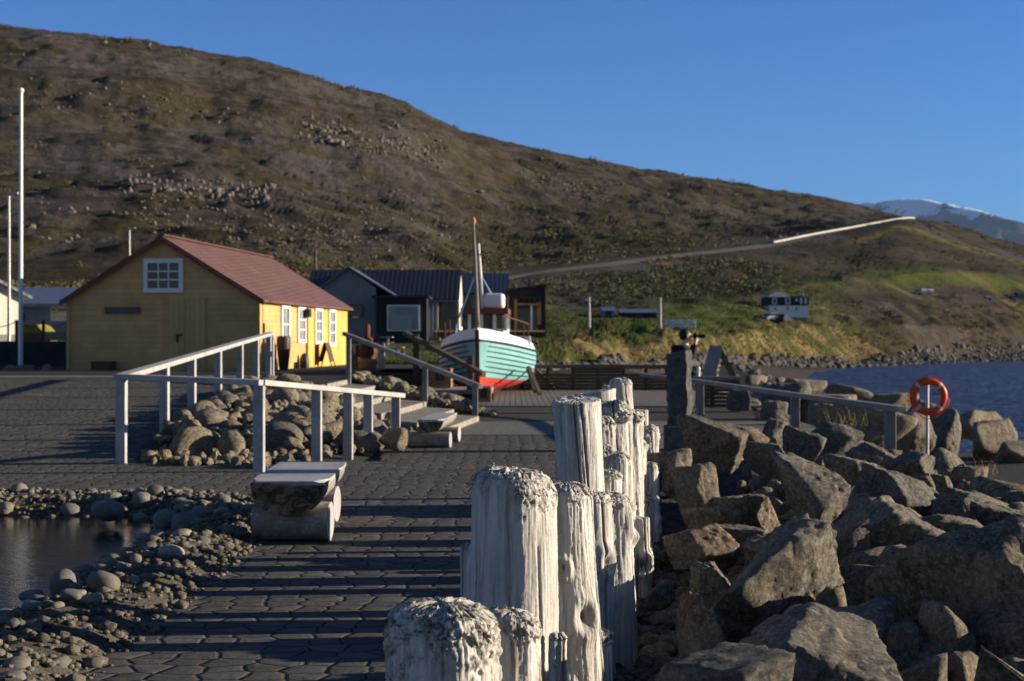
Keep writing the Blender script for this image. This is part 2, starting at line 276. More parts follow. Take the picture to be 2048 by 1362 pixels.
# ------------------------------------------------------------------ mesh helpers
class MB:
    def __init__(s): s.v = []; s.f = []; s.m = []; s.sm = []
    def add(s, vs, fs, mi=0, smooth=False):
        o = len(s.v); s.v += [tuple(v) for v in vs]
        for f in fs: s.f.append(tuple(o+i for i in f)); s.m.append(mi); s.sm.append(smooth)
        return s
    def box(s, c, sz, ax=None, mi=0):
        c = Vector(c); h = Vector(sz)/2; X, Y, Z = ax if ax else (Vector((1, 0, 0)), Vector((0, 1, 0)), Vector((0, 0, 1)))
        vs = [c+X*(h.x*i)+Y*(h.y*j)+Z*(h.z*k) for i in (-1, 1) for j in (-1, 1) for k in (-1, 1)]
        return s.add(vs, [(0, 1, 3, 2), (4, 6, 7, 5), (0, 4, 5, 1), (2, 3, 7, 6), (0, 2, 6, 4), (1, 5, 7, 3)], mi)
    def beam(s, a, b, wd, ht, up=(0, 0, 1), mi=0):
        a = Vector(a); b = Vector(b); Y = (b-a).normalized(); X = Y.cross(Vector(up))
        X = X.normalized() if X.length > 1e-5 else Vector((1, 0, 0)); Z = X.cross(Y)
        return s.box((a+b)/2, (wd, (b-a).length, ht), (X, Y, Z), mi)
    def tube(s, pts, rad, n=8, mi=0, caps=True):
        pts = [Vector(p) for p in pts]; rad = rad if isinstance(rad, (list, tuple)) else [rad]*len(pts)
        vs = []; fs = []; ref = None
        for i, p in enumerate(pts):
            t = (pts[min(i+1, len(pts)-1)]-pts[max(i-1, 0)]).normalized()
            if ref is None: ref = Vector((0, 0, 1)) if abs(t.z) < .9 else Vector((1, 0, 0))
            X = t.cross(ref).normalized(); Y = X.cross(t)
            for j in range(n):
                a = 2*math.pi*j/n; vs.append(p+(X*math.cos(a)+Y*math.sin(a))*rad[i])
        for i in range(len(pts)-1):
            for j in range(n): fs.append((i*n+j, i*n+(j+1) % n, (i+1)*n+(j+1) % n, (i+1)*n+j))
        s.add(vs, fs, mi, n > 5)
        if caps:
            s.add(vs[:n], [tuple(range(n))], mi); s.add(vs[-n:], [tuple(range(n))[::-1]], mi)
        return s
    def lathe(s, c, prof, n=20, mi=0):
        c = Vector(c); vs = []; fs = []
        for r, z in prof:
            for j in range(n): a = 2*math.pi*j/n; vs.append(c+Vector((r*math.cos(a), r*math.sin(a), z)))
        for i in range(len(prof)-1):
            for j in range(n): fs.append((i*n+j, i*n+(j+1) % n, (i+1)*n+(j+1) % n, (i+1)*n+j))
        s.add(vs, fs, mi, True); s.add(vs[:n], [tuple(range(n))[::-1]], mi); s.add(vs[-n:], [tuple(range(n))], mi); return s
    def prism(s, poly, off, mi=0):
        n = len(poly); a = [Vector(p) for p in poly]; off = Vector(off); b = [p+off for p in a]
        return s.add(a+b, [tuple(range(n))[::-1], tuple(range(n, 2*n))]+[(i, (i+1) % n, n+(i+1) % n, n+i) for i in range(n)], mi)
    def build(s, name, mats, parent=None, loc=None, bevel=0):
        me = bpy.data.meshes.new(name); 
        L = Vector(loc) if loc else Vector((0, 0, 0))
        me.from_pydata([tuple(Vector(v)-L) for v in s.v], [], s.f)
        mats = mats if isinstance(mats, (list, tuple)) else [mats]
        for m in mats: me.materials.append(MAT[m] if isinstance(m, str) else m)
        me.polygons.foreach_set('material_index', s.m); me.polygons.foreach_set('use_smooth', s.sm)
        bm = bmesh.new(); bm.from_mesh(me); bmesh.ops.recalc_face_normals(bm, faces=bm.faces); bm.to_mesh(me); bm.free()
        o = bpy.data.objects.new(name, me); COL.objects.link(o); o.location = L
        if parent:
            o.parent = parent; o.matrix_parent_inverse = Matrix.Identity(4)
            P = Vector(parent.location)
            q = parent.parent
            while q: P = P+Vector(q.location); q = q.parent
            o.location = L-P
        if bevel:
            b = o.modifiers.new('bevel', 'BEVEL'); b.width = bevel; b.segments = 2; b.limit_method = 'ANGLE'
        return o
def npmesh(name, V, Fq, mat, smooth=True, attrs=None, parent=None):
    me = bpy.data.meshes.new(name); V = np.asarray(V, float); Fq = np.asarray(Fq, int); k = Fq.shape[1]
    me.vertices.add(len(V)); me.vertices.foreach_set('co', V.ravel()); me.loops.add(Fq.size); me.loops.foreach_set('vertex_index', Fq.ravel())
    me.polygons.add(len(Fq)); me.polygons.foreach_set('loop_start', np.arange(len(Fq))*k); me.polygons.foreach_set('loop_total', np.full(len(Fq), k))
    me.polygons.foreach_set('use_smooth', np.full(len(Fq), smooth)); me.update(calc_edges=True); me.materials.append(MAT[mat])
    for nm, a in (attrs or {}).items():
        a = np.asarray(a, float)
        if a.ndim == 1: at_ = me.attributes.new(nm, 'FLOAT', 'POINT'); at_.data.foreach_set('value', a)
        else: at_ = me.attributes.new(nm, 'FLOAT_COLOR', 'POINT'); at_.data.foreach_set('color', np.c_[a, np.ones(len(a))].ravel())
    o = bpy.data.objects.new(name, me); COL.objects.link(o)
    if parent: o.parent = parent
    return o
def grid_faces(nr, nc, wrap=False):
    i, j = np.meshgrid(np.arange(nr-1), np.arange(nc if wrap else nc-1), indexing='ij'); i = i.ravel(); j = j.ravel(); j2 = (j+1) % nc
    return np.c_[i*nc+j, i*nc+j2, (i+1)*nc+j2, (i+1)*nc+j]
def tag(o, label=None, cat=None, group=None, kind=None):
    if label: o['label'] = label
    if cat: o['category'] = cat
    if group: o['group'] = group
    if kind: o['kind'] = kind
    return o
def thing(name, label, cat, loc=(0, 0, 0), group=None):
    o = bpy.data.objects.new(name, None); COL.objects.link(o); o.location = loc; o.empty_display_size = .2
    return tag(o, label, cat, group)
def struct(o): o['kind'] = 'structure'; return o
def stuff(o, label=None, cat=None): return tag(o, label, cat, None, 'stuff')
_ico = {}
def ico(n):
    if n not in _ico:
        bm = bmesh.new(); bmesh.ops.create_icosphere(bm, subdivisions=n, radius=1)
        _ico[n] = (np.array([v.co[:] for v in bm.verts]), np.array([[v.index for v in f.verts] for f in bm.faces])); bm.free()
    return _ico[n]
# ------------------------------------------------------------------ terrain: one sheet from the camera to behind the ridge
def zy(d, y): return CAMH-(y-681)*d/F
# per bearing (photo px): S shore / near edge, B top of bank, F end of flat, Rd road line, M mid slope, C crest  as (distance, height)
def Y(d, y): return (d, zy(d, y))
T_ = {
 -700: [(55, .5), (57, .6), Y(95, 660), Y(130, 590), Y(330, 325), Y(560, 40)],
 0:    [(55, .5), (57, .6), Y(98, 655), Y(135, 585), Y(330, 340), Y(580, 68)],
 300:  [(55, .5), (57, .6), Y(100, 652), Y(138, 588), Y(340, 350), Y(610, 103)],
 545:  [(55, .5), (57, .6), Y(103, 650), Y(140, 590), Y(350, 370), Y(640, 150)],
 800:  [(55, .5), (57, .6), Y(106, 655), Y(200, 580), Y(390, 405), Y(680, 222)],
 930:  [(55, .5), (57, .6), Y(110, 655), Y(265, 566), Y(440, 425), Y(700, 280)],
 1020: [(55, .5), (57, .6), Y(113, 655), Y(300, 555), Y(480, 440), Y(720, 300)],
 1100: [(58, .25), (68, 1.25), Y(190, 625), Y(312, 541), Y(490, 440), Y(740, 315)],
 1200: [(72, .1), (86, 1.5), Y(220, 614), Y(328, 529), Y(505, 446), Y(760, 334)],
 1300: [(92, -.2), (108, 1.9), Y(250, 602), Y(352, 516), Y(530, 450), Y(780, 352)],
 1440: [(150, -1.0), (168, 2.2), Y(275, 596), Y(390, 501), Y(560, 450), Y(800, 371)],
 1527: [(195, -2.0), (222, 3.0), Y(300, 584), Y(420, 491), Y(600, 446), Y(830, 384)],
 1680: [(235, -3.0), (270, 4.4), Y(340, 562), Y(510, 461), Y(640, 438), Y(870, 406)],
 1760: [(250, -3.2), (288, 4.8), Y(355, 553), Y(560, 446), Y(660, 441), Y(900, 431)],
 1815: [(265, -3.3), (300, 4.8), Y(370, 548), Y(600, 436), Y(640, 437), Y(740, 445)],
 1900: [(285, -3.3), (318, 4.6), Y(390, 545), Y(600, 470), Y(660, 453), Y(730, 456)],
 2048: [(320, -3.3), (352, 4.5), Y(430, 565), Y(610, 515), Y(680, 494), Y(760, 502)],
 2300: [(380, -3.4), (410, 2.0), Y(520, 625), Y(650, 590), Y(700, 572), Y(790, 580)],
 2700: [(470, -4.5), (520, -4), (600, -4), (680, -4.), (740, -4.), (800, -5)],
 3100: [(520, -5), (560, -5), (640, -5), (720, -5.), (780, -5.), (830, -5)]}
PXK = np.array(sorted(T_)); DD = np.array([[T_[p][i][0] for p in PXK] for i in range(6)], float); ZZ = np.array([[T_[p][i][1] for p in PXK] for i in range(6)], float)
_pf = np.arange(-700, 3101, 10.0)
def _smooth(a, n=5):
    k = np.hanning(n+2)[1:-1]; k /= k.sum(); b = np.pad(a, n//2, mode='edge'); return np.convolve(b, k, 'valid')
DF = np.array([_smooth(np.interp(_pf, PXK, r), 9) for r in DD]); ZF = np.array([_smooth(np.interp(_pf, PXK, r), 9) for r in ZZ])
def crest_noise(px, t, X, Yy):
    s = np.c_[X, Yy, np.zeros_like(X)]
    wt_ = np.where(t > 3, sstep(t, 3.05, 3.6), 0)*(1-.75*sstep(t, 4.5, 5.0))
    low = sstep(np.abs(t-3), .12, .6)*sstep(t, 1.0, 1.6)
    right = sstep(px, 1560, 1850)
    n = fbm(s/np.array([120, 80, 1]), 3)*4.5*wt_*(1-.75*right)+fbm(s/np.array([30, 18, 1])+9, 4)*1.5*wt_*(1-.5*right)
    led = fbm(s/np.array([40, 14, 1])+31, 3, ridge=True); n = n+np.clip(led-.8, 0, 2)*2.6*wt_*(1-.8*right)
    n = n+fbm(s/np.array([7, 7, 1])+5, 3)*.55*low+fbm(s/np.array([22, 22, 1])+50, 3)*1.0*low*sstep(t, 1.2, 2)
    bank = sstep(t, 0.0, .3)*(1-sstep(t, 1.2, 1.6))*sstep(px, 1000, 1250)
    n = n+(fbm(s/np.array([5, 9, 1])+70, 4)*.9+fbm(s/np.array([16, 16, 1])+90, 2)*.9)*bank
    return n
def terr(px, t):
    px = np.atleast_1d(np.asarray(px, float)); t = np.atleast_1d(np.asarray(t, float))
    i = np.clip(t.astype(int), 0, 4); f = t-i
    Dm = np.array([np.interp(px, _pf, r) for r in DF]); Zm = np.array([np.interp(px, _pf, r) for r in ZF]); ar = np.arange(len(px))
    d0, d1, z0, z1 = Dm[i, ar], Dm[np.minimum(i+1, 5), ar], Zm[i, ar], Zm[np.minimum(i+1, 5), ar]
    # slope-limited hermite in t
    def sl(k):
        k = np.clip(k, 0, 5); a = Zm[np.clip(k-1, 0, 5), ar]; b = Zm[k, ar]; c = Zm[np.clip(k+1, 0, 5), ar]
        l, r_ = b-a, c-b; return np.where(l*r_ > 0, 2*l*r_/(l+r_+1e-9), 0)
    m0, m1 = sl(i), sl(i+1); h = f
    z = (2*h**3-3*h**2+1)*z0+(h**3-2*h**2+h)*m0+(-2*h**3+3*h**2)*z1+(h**3-h**2)*m1
    d = d0+(d1-d0)*f; X = (px-1024)/F*d
    return X, d, z+crest_noise(px, t, X, d)
def row_x(y): return -.21+.153*(y-4.3)
COAST = np.array([(2, 15), (18, 14.6), (24, 14.2), (29, 13.0), (33, 11.0), (45, 9.6), (85, 15.8), (140, 22.8), (200, 36), (300, 70)], float)
def near_z(x, y):
    x = np.asarray(x, float); y = np.asarray(y, float)
    base = -.38+.86*np.where(x < -3, sstep(y, 28, 33), sstep(y, 43, 52))
    s = x-row_x(y)
    berm = np.interp(s, [-.3, -.05, .6, 1.3, 3.4, 5.4, 60], [-.38, -.2, -.22, .0, .02, -1.05, -1.05])
    plat = np.interp(x, [-.5, .5, 5.2, 7.4], [-.38, -.12, -.12, -1.05]); lo = sstep(y, 17, 21)
    plat = plat+sstep(y, 43, 55)*np.interp(x, [-.5, 1.5, 6], [.86, .60, .24])
    right = berm*(1-lo)+plat*lo
    z = np.where((x > row_x(y)-.4) | ((x > -.5) & (y > 17)), right, base)
    z = z+fbm(np.c_[x, y, 0*x]/.7, 3)*.03
    cx = np.interp(y, COAST[:, 0], COAST[:, 1]); c = x-cx
    return np.where(c > -1, np.minimum(z, np.maximum(z-(c+1)*np.where(y > 36, .32, .75), -5)), z)
def build_ground():
    pxs = np.arange(-700, 3101, 6.0); nc = len(pxs)
    rows = []; tt = []
    NN = 230
    for k in range(NN):
        q = k/(NN-1); dS = np.interp(pxs, _pf, DF[0]); d = 2.2*(dS/2.2)**q
        X = (pxs-1024)/F*d; z = near_z(X, d); zs = terr(pxs, np.zeros(nc))[2]; z = z+(zs-z)*sstep(d/dS, .82, 1.0); rows.append(np.c_[X, d, z]); tt.append(np.full(nc, q-1))
    for a, b, n in ((0, 1, 16), (1, 2, 60), (2, 3, 40), (3, 4, 110), (4, 5, 110)):
        for k in range(1, n+1):
            t = a+(b-a)*k/n
            if t >= 5: t = 4.9999
            X, d, z = terr(pxs, np.full(nc, t)); rows.append(np.c_[X, d, z]); tt.append(np.full(nc, t))
    last = rows[-1]
    for dd, dz in ((30, -3), (120, -30), (400, -150)):
        rows.append(np.c_[last[:, 0]*(1+dd/last[:, 1]), last[:, 1]+dd, np.minimum(last[:, 2]+dz, last[:, 2]-2)]); tt.append(np.full(nc, 5.0))
    V = np.concatenate(rows); t = np.concatenate(tt); P = np.tile(pxs, len(rows)); s = np.c_[V[:, 0], V[:, 1], 0*t]
    n1 = fbm(s/np.array([30, 30, 1]), 3); n2 = fbm(s/np.array([9, 9, 1])+3, 3)
    lawn = (sstep(t, .75, 1.0)*(1-sstep(t+n1*.12, 2.0, 2.25))*sstep(P, 1060, 1150)*(1-sstep(P+n1*90, 1560, 1760))+(t > -.25)*(1-sstep(t+n1*.1, 2.05, 2.35))*(P < 1105))
    lawn = np.maximum(lawn, ((P > 1680)*sstep(t+n2*.05+n1*.06, 1.72, 1.86)*(1-sstep(t+n1*.06, 2.08, 2.2))*sstep(P, 1680, 1800)))
    lawn = lawn*np.where((P > 1130)&(P < 1560), 1-.85*sstep(t+n1*.2, 1.75, 1.95), 1)
    dry = sstep(t+n2*.15, .12, .3)*(1-sstep(t+n2*.15+n1*.1, .95, 1.15))*sstep(P, 1080, 1130)*(1-.85*sstep(P+n1*110, 1650, 1800))
    dry = np.maximum(dry, .75*sstep(n1, .05, .5)*sstep(t, 1.1, 1.3)*(1-sstep(t, 1.8, 2.2))*sstep(P, 1480, 1650))
    dry = np.maximum(dry, .8*sstep(np.abs(t-2.62+n1*.08), .10, .0)*sstep(P, 1640, 1750))
    green = sstep(P, 1050, 1350)*sstep(t, 1.8, 2.0)*(1-sstep(t, 2.5, 2.85))*(1-.6*sstep(P, 1500, 1700))+.8*sstep(P, 820, 1000)*sstep(t, 3.05, 3.2)*(1-sstep(t+n1*.4, 3.8, 4.4))*(1-sstep(P, 1300, 1600))+.8*(1-sstep(P, 850, 1050))*sstep(t, 2.3, 3)*(1-sstep(t+n1*.3, 3.2, 3.6))
    near_stone = np.where(t < 0, 1.0, 0)*(V[:, 1] < 400)*np.where((P < 1105)&(V[:, 1] > 50), 0, 1)
    stony = np.maximum(near_stone, (1-sstep(t+n2*.08, .10, .28))*sstep(P, 1090, 1200)*(t >= 0))
    stony = np.maximum(stony, .8*sstep(P+n1*80, 1780, 1950)*(1-sstep(t+n2*.3, .5, .95))*(t >= 0))
    o = npmesh('ground', V, grid_faces(len(rows), nc), 'terrain', True, {'zone': np.c_[lawn, dry, np.clip(green, 0, 1)], 'stony': stony})
    struct(o)
    # sea
    sx = np.concatenate([np.linspace(-400, 30, 5), np.linspace(60, 30000, 8)])
    b = MB(); b.add([(4, 2, -3), (30000, 2, -3), (30000, 30000, -3), (4, 30000, -3)], [(0, 1, 2, 3)]); struct(b.build('sea', 'sea'))
build_ground()
# far snowy mountain: a ridge 9 km away
def build_mountain():
    px = np.arange(1480, 2700, 4.0); d0 = np.interp(px, [1480, 2700], [10500, 6300])     # the ridge runs towards us on the right, so its near face looks away from the sun
    ky = [(1480, 455), (1600, 430), (1700, 412), (1760, 407), (1820, 401), (1850, 402), (1905, 412), (1950, 422), (2000, 437), (2048, 449), (2200, 500), (2400, 560), (2700, 640)]
    top = zy(d0, np.interp(px, [a for a, b in ky], [b for a, b in ky])); rows = []
    for t in np.linspace(0, 1, 60):
        d = d0*(1-.22*(1-t)); X = (px-1024)/F*d; s = np.c_[X, d, 0*X]
        z = top*(t**1.15)*(d/d0)+(fbm(s/np.array([420, 520, 1]), 5, ridge=True)*120-60)*t*(1.05-t)*2+fbm(s/90, 3)*14*(1.02-t)-30*(1-t)
        rows.append(np.c_[X, d+0*X, z])
    rows.append(rows[-1]+np.array([300, 1500, -500]))
    struct(npmesh('far_mountain', np.concatenate(rows), grid_faces(61, len(px)), 'mountain'))
k = NT('mountain'); v = k.vec('pos', (1, .5, 1.4)); zz = k.sep(k.geo.outputs['Position'])[2]; nm = k.noise(v, .0035, 8, .68, .6)
sn = k.math('ADD', nm, k.math('MULTIPLY', k.math('SUBTRACT', zz, 760), .00075))
MAT['mountain'] = k.done(k.mix(k.ramp(sn, [(.535, 0), (.555, 1)]), k.ramp(k.noise(v, .01, 6), [(.3, (.035, .037, .045)), (.7, (.075, .075, .085))]), (.62, .66, .74)), .9, None, .1)
build_mountain()
# ------------------------------------------------------------------ quay surfaces
def rail_x(y): return -4.75-.054*(y-17.3)
def ramp_z(y): return .6*np.clip((y-17.3)/15.5, 0, 1)
POND_X, POND_Y0, POND_Y1 = -2.0, 3.0, 13.6
def sheet(name, x0, x1, y0, y1, nx, ny, zf, mat, mask=None):
    xs = np.linspace(x0, x1, nx); ys = np.linspace(y0, y1, ny); X, Yv = np.meshgrid(xs, ys); X = X.ravel(); Yv = Yv.ravel()
    V = np.c_[X, Yv, zf(X, Yv)]; Fq = grid_faces(ny, nx)
    if mask is not None: c = V[Fq].mean(1); Fq = Fq[mask(c[:, 0], c[:, 1])]
    return struct(npmesh(name, V, Fq, mat, True))
pvz = lambda x, y: np.where(x < rail_x(y)+.02, ramp_z(y), 0)
# paving right part (up to the post row) and left ramp; the pond is cut out
sheet('paving', -4.6, 1.85, 3, 22.55, 130, 196, lambda x, y: 0*x, 'paving', lambda x, y: (x < row_x(y)+.1) & ~((x < POND_X-.35) & (y < POND_Y1-.35)) & ~((x < -1.55-.1*(y-17)) & (y > 17.6)))
sheet('paving_ramp', -16, -4.6, 3, 34, 100, 190, lambda x, y: np.where(y > 17.3, ramp_z(y), 0), 'paving', lambda x, y: (x < np.where(y > 17.3, rail_x(y)+.12, 10)) & ~((x < POND_X-.35) & (y < POND_Y1-.35)))
sheet('concrete_strip', -1.1, 5.2, 22.55, 26.2, 8, 6, lambda x, y: 0*x+.006, 'concrete')
sheet('gravel_strip', -1.4, 5.2, 26.2, 32, 8, 6, lambda x, y: 0*x+.002, 'gravel')
def plat():
    b = MB(); pts = [(1.75, 18.6), (2.6, 17.9), (3.6, 20.2), (5.0, 22.6), (5.3, 25), (5.3, 31.5), (5.2, 31.5), (5.2, 22.55), (1.85, 22.55)]
    b.prism([(x, y, -.3) for x, y in pts], (0, 0, .302)); struct(b.build('concrete_platform', 'concrete'))
    b = MB(); b.box((3.3, 24.3, -.04), (3.7, 3.4, .12)); struct(b.build('platform_slab', 'concrete'))
plat()
sheet('gravel_path', 6.4, 14, 19, 31.5, 20, 30, lambda x, y: -1.0+.02*np.sin(x*1.3)+0*y, 'gravel')
b = MB()
for i in range(56):
    x = -1.9+i*.137; b.box((x, 37.0, .0), (.125, 9.9, .05))
struct(b.build('boardwalk', MAT['deck']))
sheet('asphalt_yard', -40, -3.9, 34, 53.5, 30, 20, lambda x, y: 0*x+.604, 'asphalt')
sheet('asphalt_landing', -6.6, -3.85, 27.1, 34, 6, 10, lambda x, y: 0*x+.6, 'asphalt', lambda x, y: x > rail_x(y)-.15)
sheet('kerb_band', -40, -5.6, 34.0, 36.0, 20, 3, lambda x, y: 0*x+.612, 'concrete')
sheet('upper_road', -3.9, -1.2, 44.5, 53.5, 6, 6, lambda x, y: 0*x+.604, 'asphalt')
# pond
sheet('pond_water', -13, -2.35, 2.2, 13.2, 6, 6, lambda x, y: 0*x-.075, 'pond')
def rim():
    # mortar bank between paving and water: outer edge follows the pond outline
    pts = []
    n = 90; path = []
    for i in range(26): path.append((POND_X, 3+i*(11.9-3)/25))
    for i in range(1, 9): a = i/8*math.pi/2; path.append((POND_X-1.5+1.5*math.cos(a), 11.9+1.7*math.sin(a)))
    for i in range(1, 40): path.append((POND_X-1.5-i*.26, 13.6))
    path = np.array(path); tan = np.gradient(path, axis=0); tan /= np.linalg.norm(tan, axis=1)[:, None]; nor = np.c_[-tan[:, 1], tan[:, 0]]
    us = np.linspace(0, 1, 14); V = []
    fine = np.array([(np.interp(q, np.arange(len(path)), path[:, 0]), np.interp(q, np.arange(len(path)), path[:, 1]), np.interp(q, np.arange(len(path)), nor[:, 0]), np.interp(q, np.arange(len(path)), nor[:, 1])) for q in np.linspace(0, len(path)-1, 420)])
    for u in us:
        w_ = 1.15*u-.08; p = fine[:, :2]+fine[:, 2:]*w_
        z = np.interp(u, [0, .12, .35, .6, .8, 1], [-.03, .05, .085, .04, -.09, -.3])
        s = np.c_[p, np.full(len(p), u)]; z = z+(fbm(s/.22, 4)*.035+fbm(s/.9+4, 2)*.03)*np.sin(math.pi*min(1, u+.12)); V.append(np.c_[p, z])
    struct(npmesh('pond_bank', np.concatenate(V), grid_faces(14, 420), 'mortar')); return fine
RIM = rim()
# ------------------------------------------------------------------ driftwood posts (one continuous log each)
def post(label, px, py, wpx, d, style='round', base=(0, 0), zb=-.32, nth=110, nz=130, seed=0, flare=1.08, rough=1.0, tilt=(0, 0), knots=(), ell=1.0, twist=0, hole=None, crown=.25):
    top = at(px, py, d); r0 = wpx*d/F/2; H = top.z-zb; rs = np.random.RandomState(seed)
    ts = np.linspace(0, 1, nz); th = np.linspace(0, 2*math.pi, nth, endpoint=False); V = []; crw = []; crk = []
    cap = 34; sd_ = seed*7.7; ncr = rs.randint(3, 6); cra = rs.uniform(0, 2*math.pi, ncr); crl = rs.uniform(0, .5, ncr); crh = rs.uniform(.55, 1.1, ncr); crd = rs.uniform(.012, .03, ncr)
    kn = [(rs.uniform(0, 6.28), rs.uniform(.2, .85), rs.uniform(.03, .06)) for _ in range(2)]+list(knots)
    prof = []                                        # (height fraction above base, radius factor)
    dome = .16 if style in ('round', 'knot') else .03
    rc = r0*(1.0 if style == 'round' else .16 if style == 'cut' else .8)
    body = np.linspace(0, 1-min(.5, rc*(.55 if style == 'round' else .8 if style == 'knot' else .25)/H), nz)
    for t in body: prof.append((t*H, 1+(flare-1)*(1-t)**1.3))
    zt = body[-1]*H
    for k in range(1, cap+1):
        a = k/cap
        if style == 'cut': rr = 1-.03*min(1, a*8) if a < .12 else (1-a)/.88*.97; zz = zt+(H-zt)*min(1, a*9)
        else:
            e = .50 if style == 'round' else .8
            rr = max(.0, math.cos(a*math.pi/2))**e; zz = zt+(H-zt)*math.sin(a*math.pi/2)
        prof.append((zz, rr))
    prof = np.array(prof); zz = prof[:, 0]; rf = prof[:, 1]; n = len(prof)
    Z, TH = np.meshgrid(zz, th, indexing='ij'); RF = np.repeat(rf[:, None], nth, 1); f = np.clip(Z/H, 0, 1)
    THt = TH+twist*f
    cx, cy = np.cos(THt), np.sin(THt)
    P = np.c_[(cx*1.0).ravel(), (cy*1.0).ravel(), (Z*.55).ravel()]
    low = fbm(P*1.3+sd_, 3).reshape(Z.shape); gro = fbm(np.c_[(cx*r0*38).ravel(), (cy*r0*38).ravel(), (Z*1.6).ravel()]+sd_, 5, .6).reshape(Z.shape)
    gr2 = fbm(np.c_[(cx*r0*95).ravel(), (cy*r0*95).ravel(), (Z*7).ravel()]+sd_+40, 3, .6).reshape(Z.shape)
    P3 = np.c_[(cx*r0*RF).ravel(), (cy*r0*RF).ravel(), Z.ravel()]
    low_ = fbm(P3*7+sd_+3, 3).reshape(Z.shape); pit = fbm(P3*26+sd_, 4, .65).reshape(Z.shape); fine = fbm(P3*75+sd_, 3, .6).reshape(Z.shape)
    wc = sstep(Z+low_*r0*.9, H-r0*(1.15 if style != 'cut' else .35), H-r0*.15)*(1 if style != 'cut' else .3)          # weathered towards the crown
    disp = r0*(.06*low*min(rough, 1.6))+.0034*gro*rough+.0018*gr2*rough+.0012*fine*rough
    disp = disp+wc*(-.022*np.clip(pit, -.2, .6)-.006*fine)*min(1.6, rough)
    crack = np.zeros_like(Z)
    for a, l, h, dp in zip(cra, crl, crh, crd):
        da = (THt-a-.35*np.sin(f*5+a)*.25+math.pi) % (2*math.pi)-math.pi; wv = .020/r0*.18
        g = np.exp(-(da/wv)**2)*sstep(f, l, l+.08)*(1-sstep(f, l+h-.1, l+h)); disp = disp-dp*g; crack = np.maximum(crack, g)
    for a, h, s in kn:
        da = ((THt-a+math.pi) % (2*math.pi)-math.pi)*r0; dz = Z-h*H; q = np.sqrt(da**2+(dz*.7)**2)/s
        disp = disp+.018*np.exp(-(q-1)**2*5)-.022*np.exp(-q**2*6); crack = np.maximum(crack, .8*np.exp(-q**2*8))
    if style == 'knot': disp = disp+wc*r0*(.30*fbm(P3*9+sd_, 3, ridge=True).reshape(Z.shape)-.2)
    if hole:
        da = ((THt-hole[0]+math.pi) % (2*math.pi)-math.pi)*r0; dz = Z-hole[1]*H; g = (np.abs(da) < .022)*(np.abs(dz) < .026); disp = disp-.05*g; crack = np.maximum(crack, g)
    hor = RF/np.maximum(RF, 1e-6)
    rad = r0*RF+disp*np.minimum(1, RF*2.2)
    zup = np.where(Z > zt, disp*(1-np.minimum(1, RF))*1.0+ (wc*.02*pit), 0)
    X = rad*np.cos(TH); Yv = rad*np.sin(TH)*ell
    zq = Z+zup+np.where(Z > zt-r0, (tilt[0]*X+tilt[1]*Yv), 0)*sstep(Z, zt-r0, zt)
    ax = (1-f)**1.2
    V = np.c_[(X+base[0]*ax).ravel(), (Yv+base[1]*ax).ravel(), (zq).ravel()]
    crown_a = (wc*crown*1.6).ravel(); 
    o = npmesh('driftwood_post', V, grid_faces(n, nth, True), 'post', True, {'crown': np.clip(crown_a*.8, 0, 1), 'crack': np.clip(crack.ravel(), 0, 1)})
    o.location = (top.x, top.y, zb); tag(o, label, 'wooden post', 'row of driftwood posts'); return o
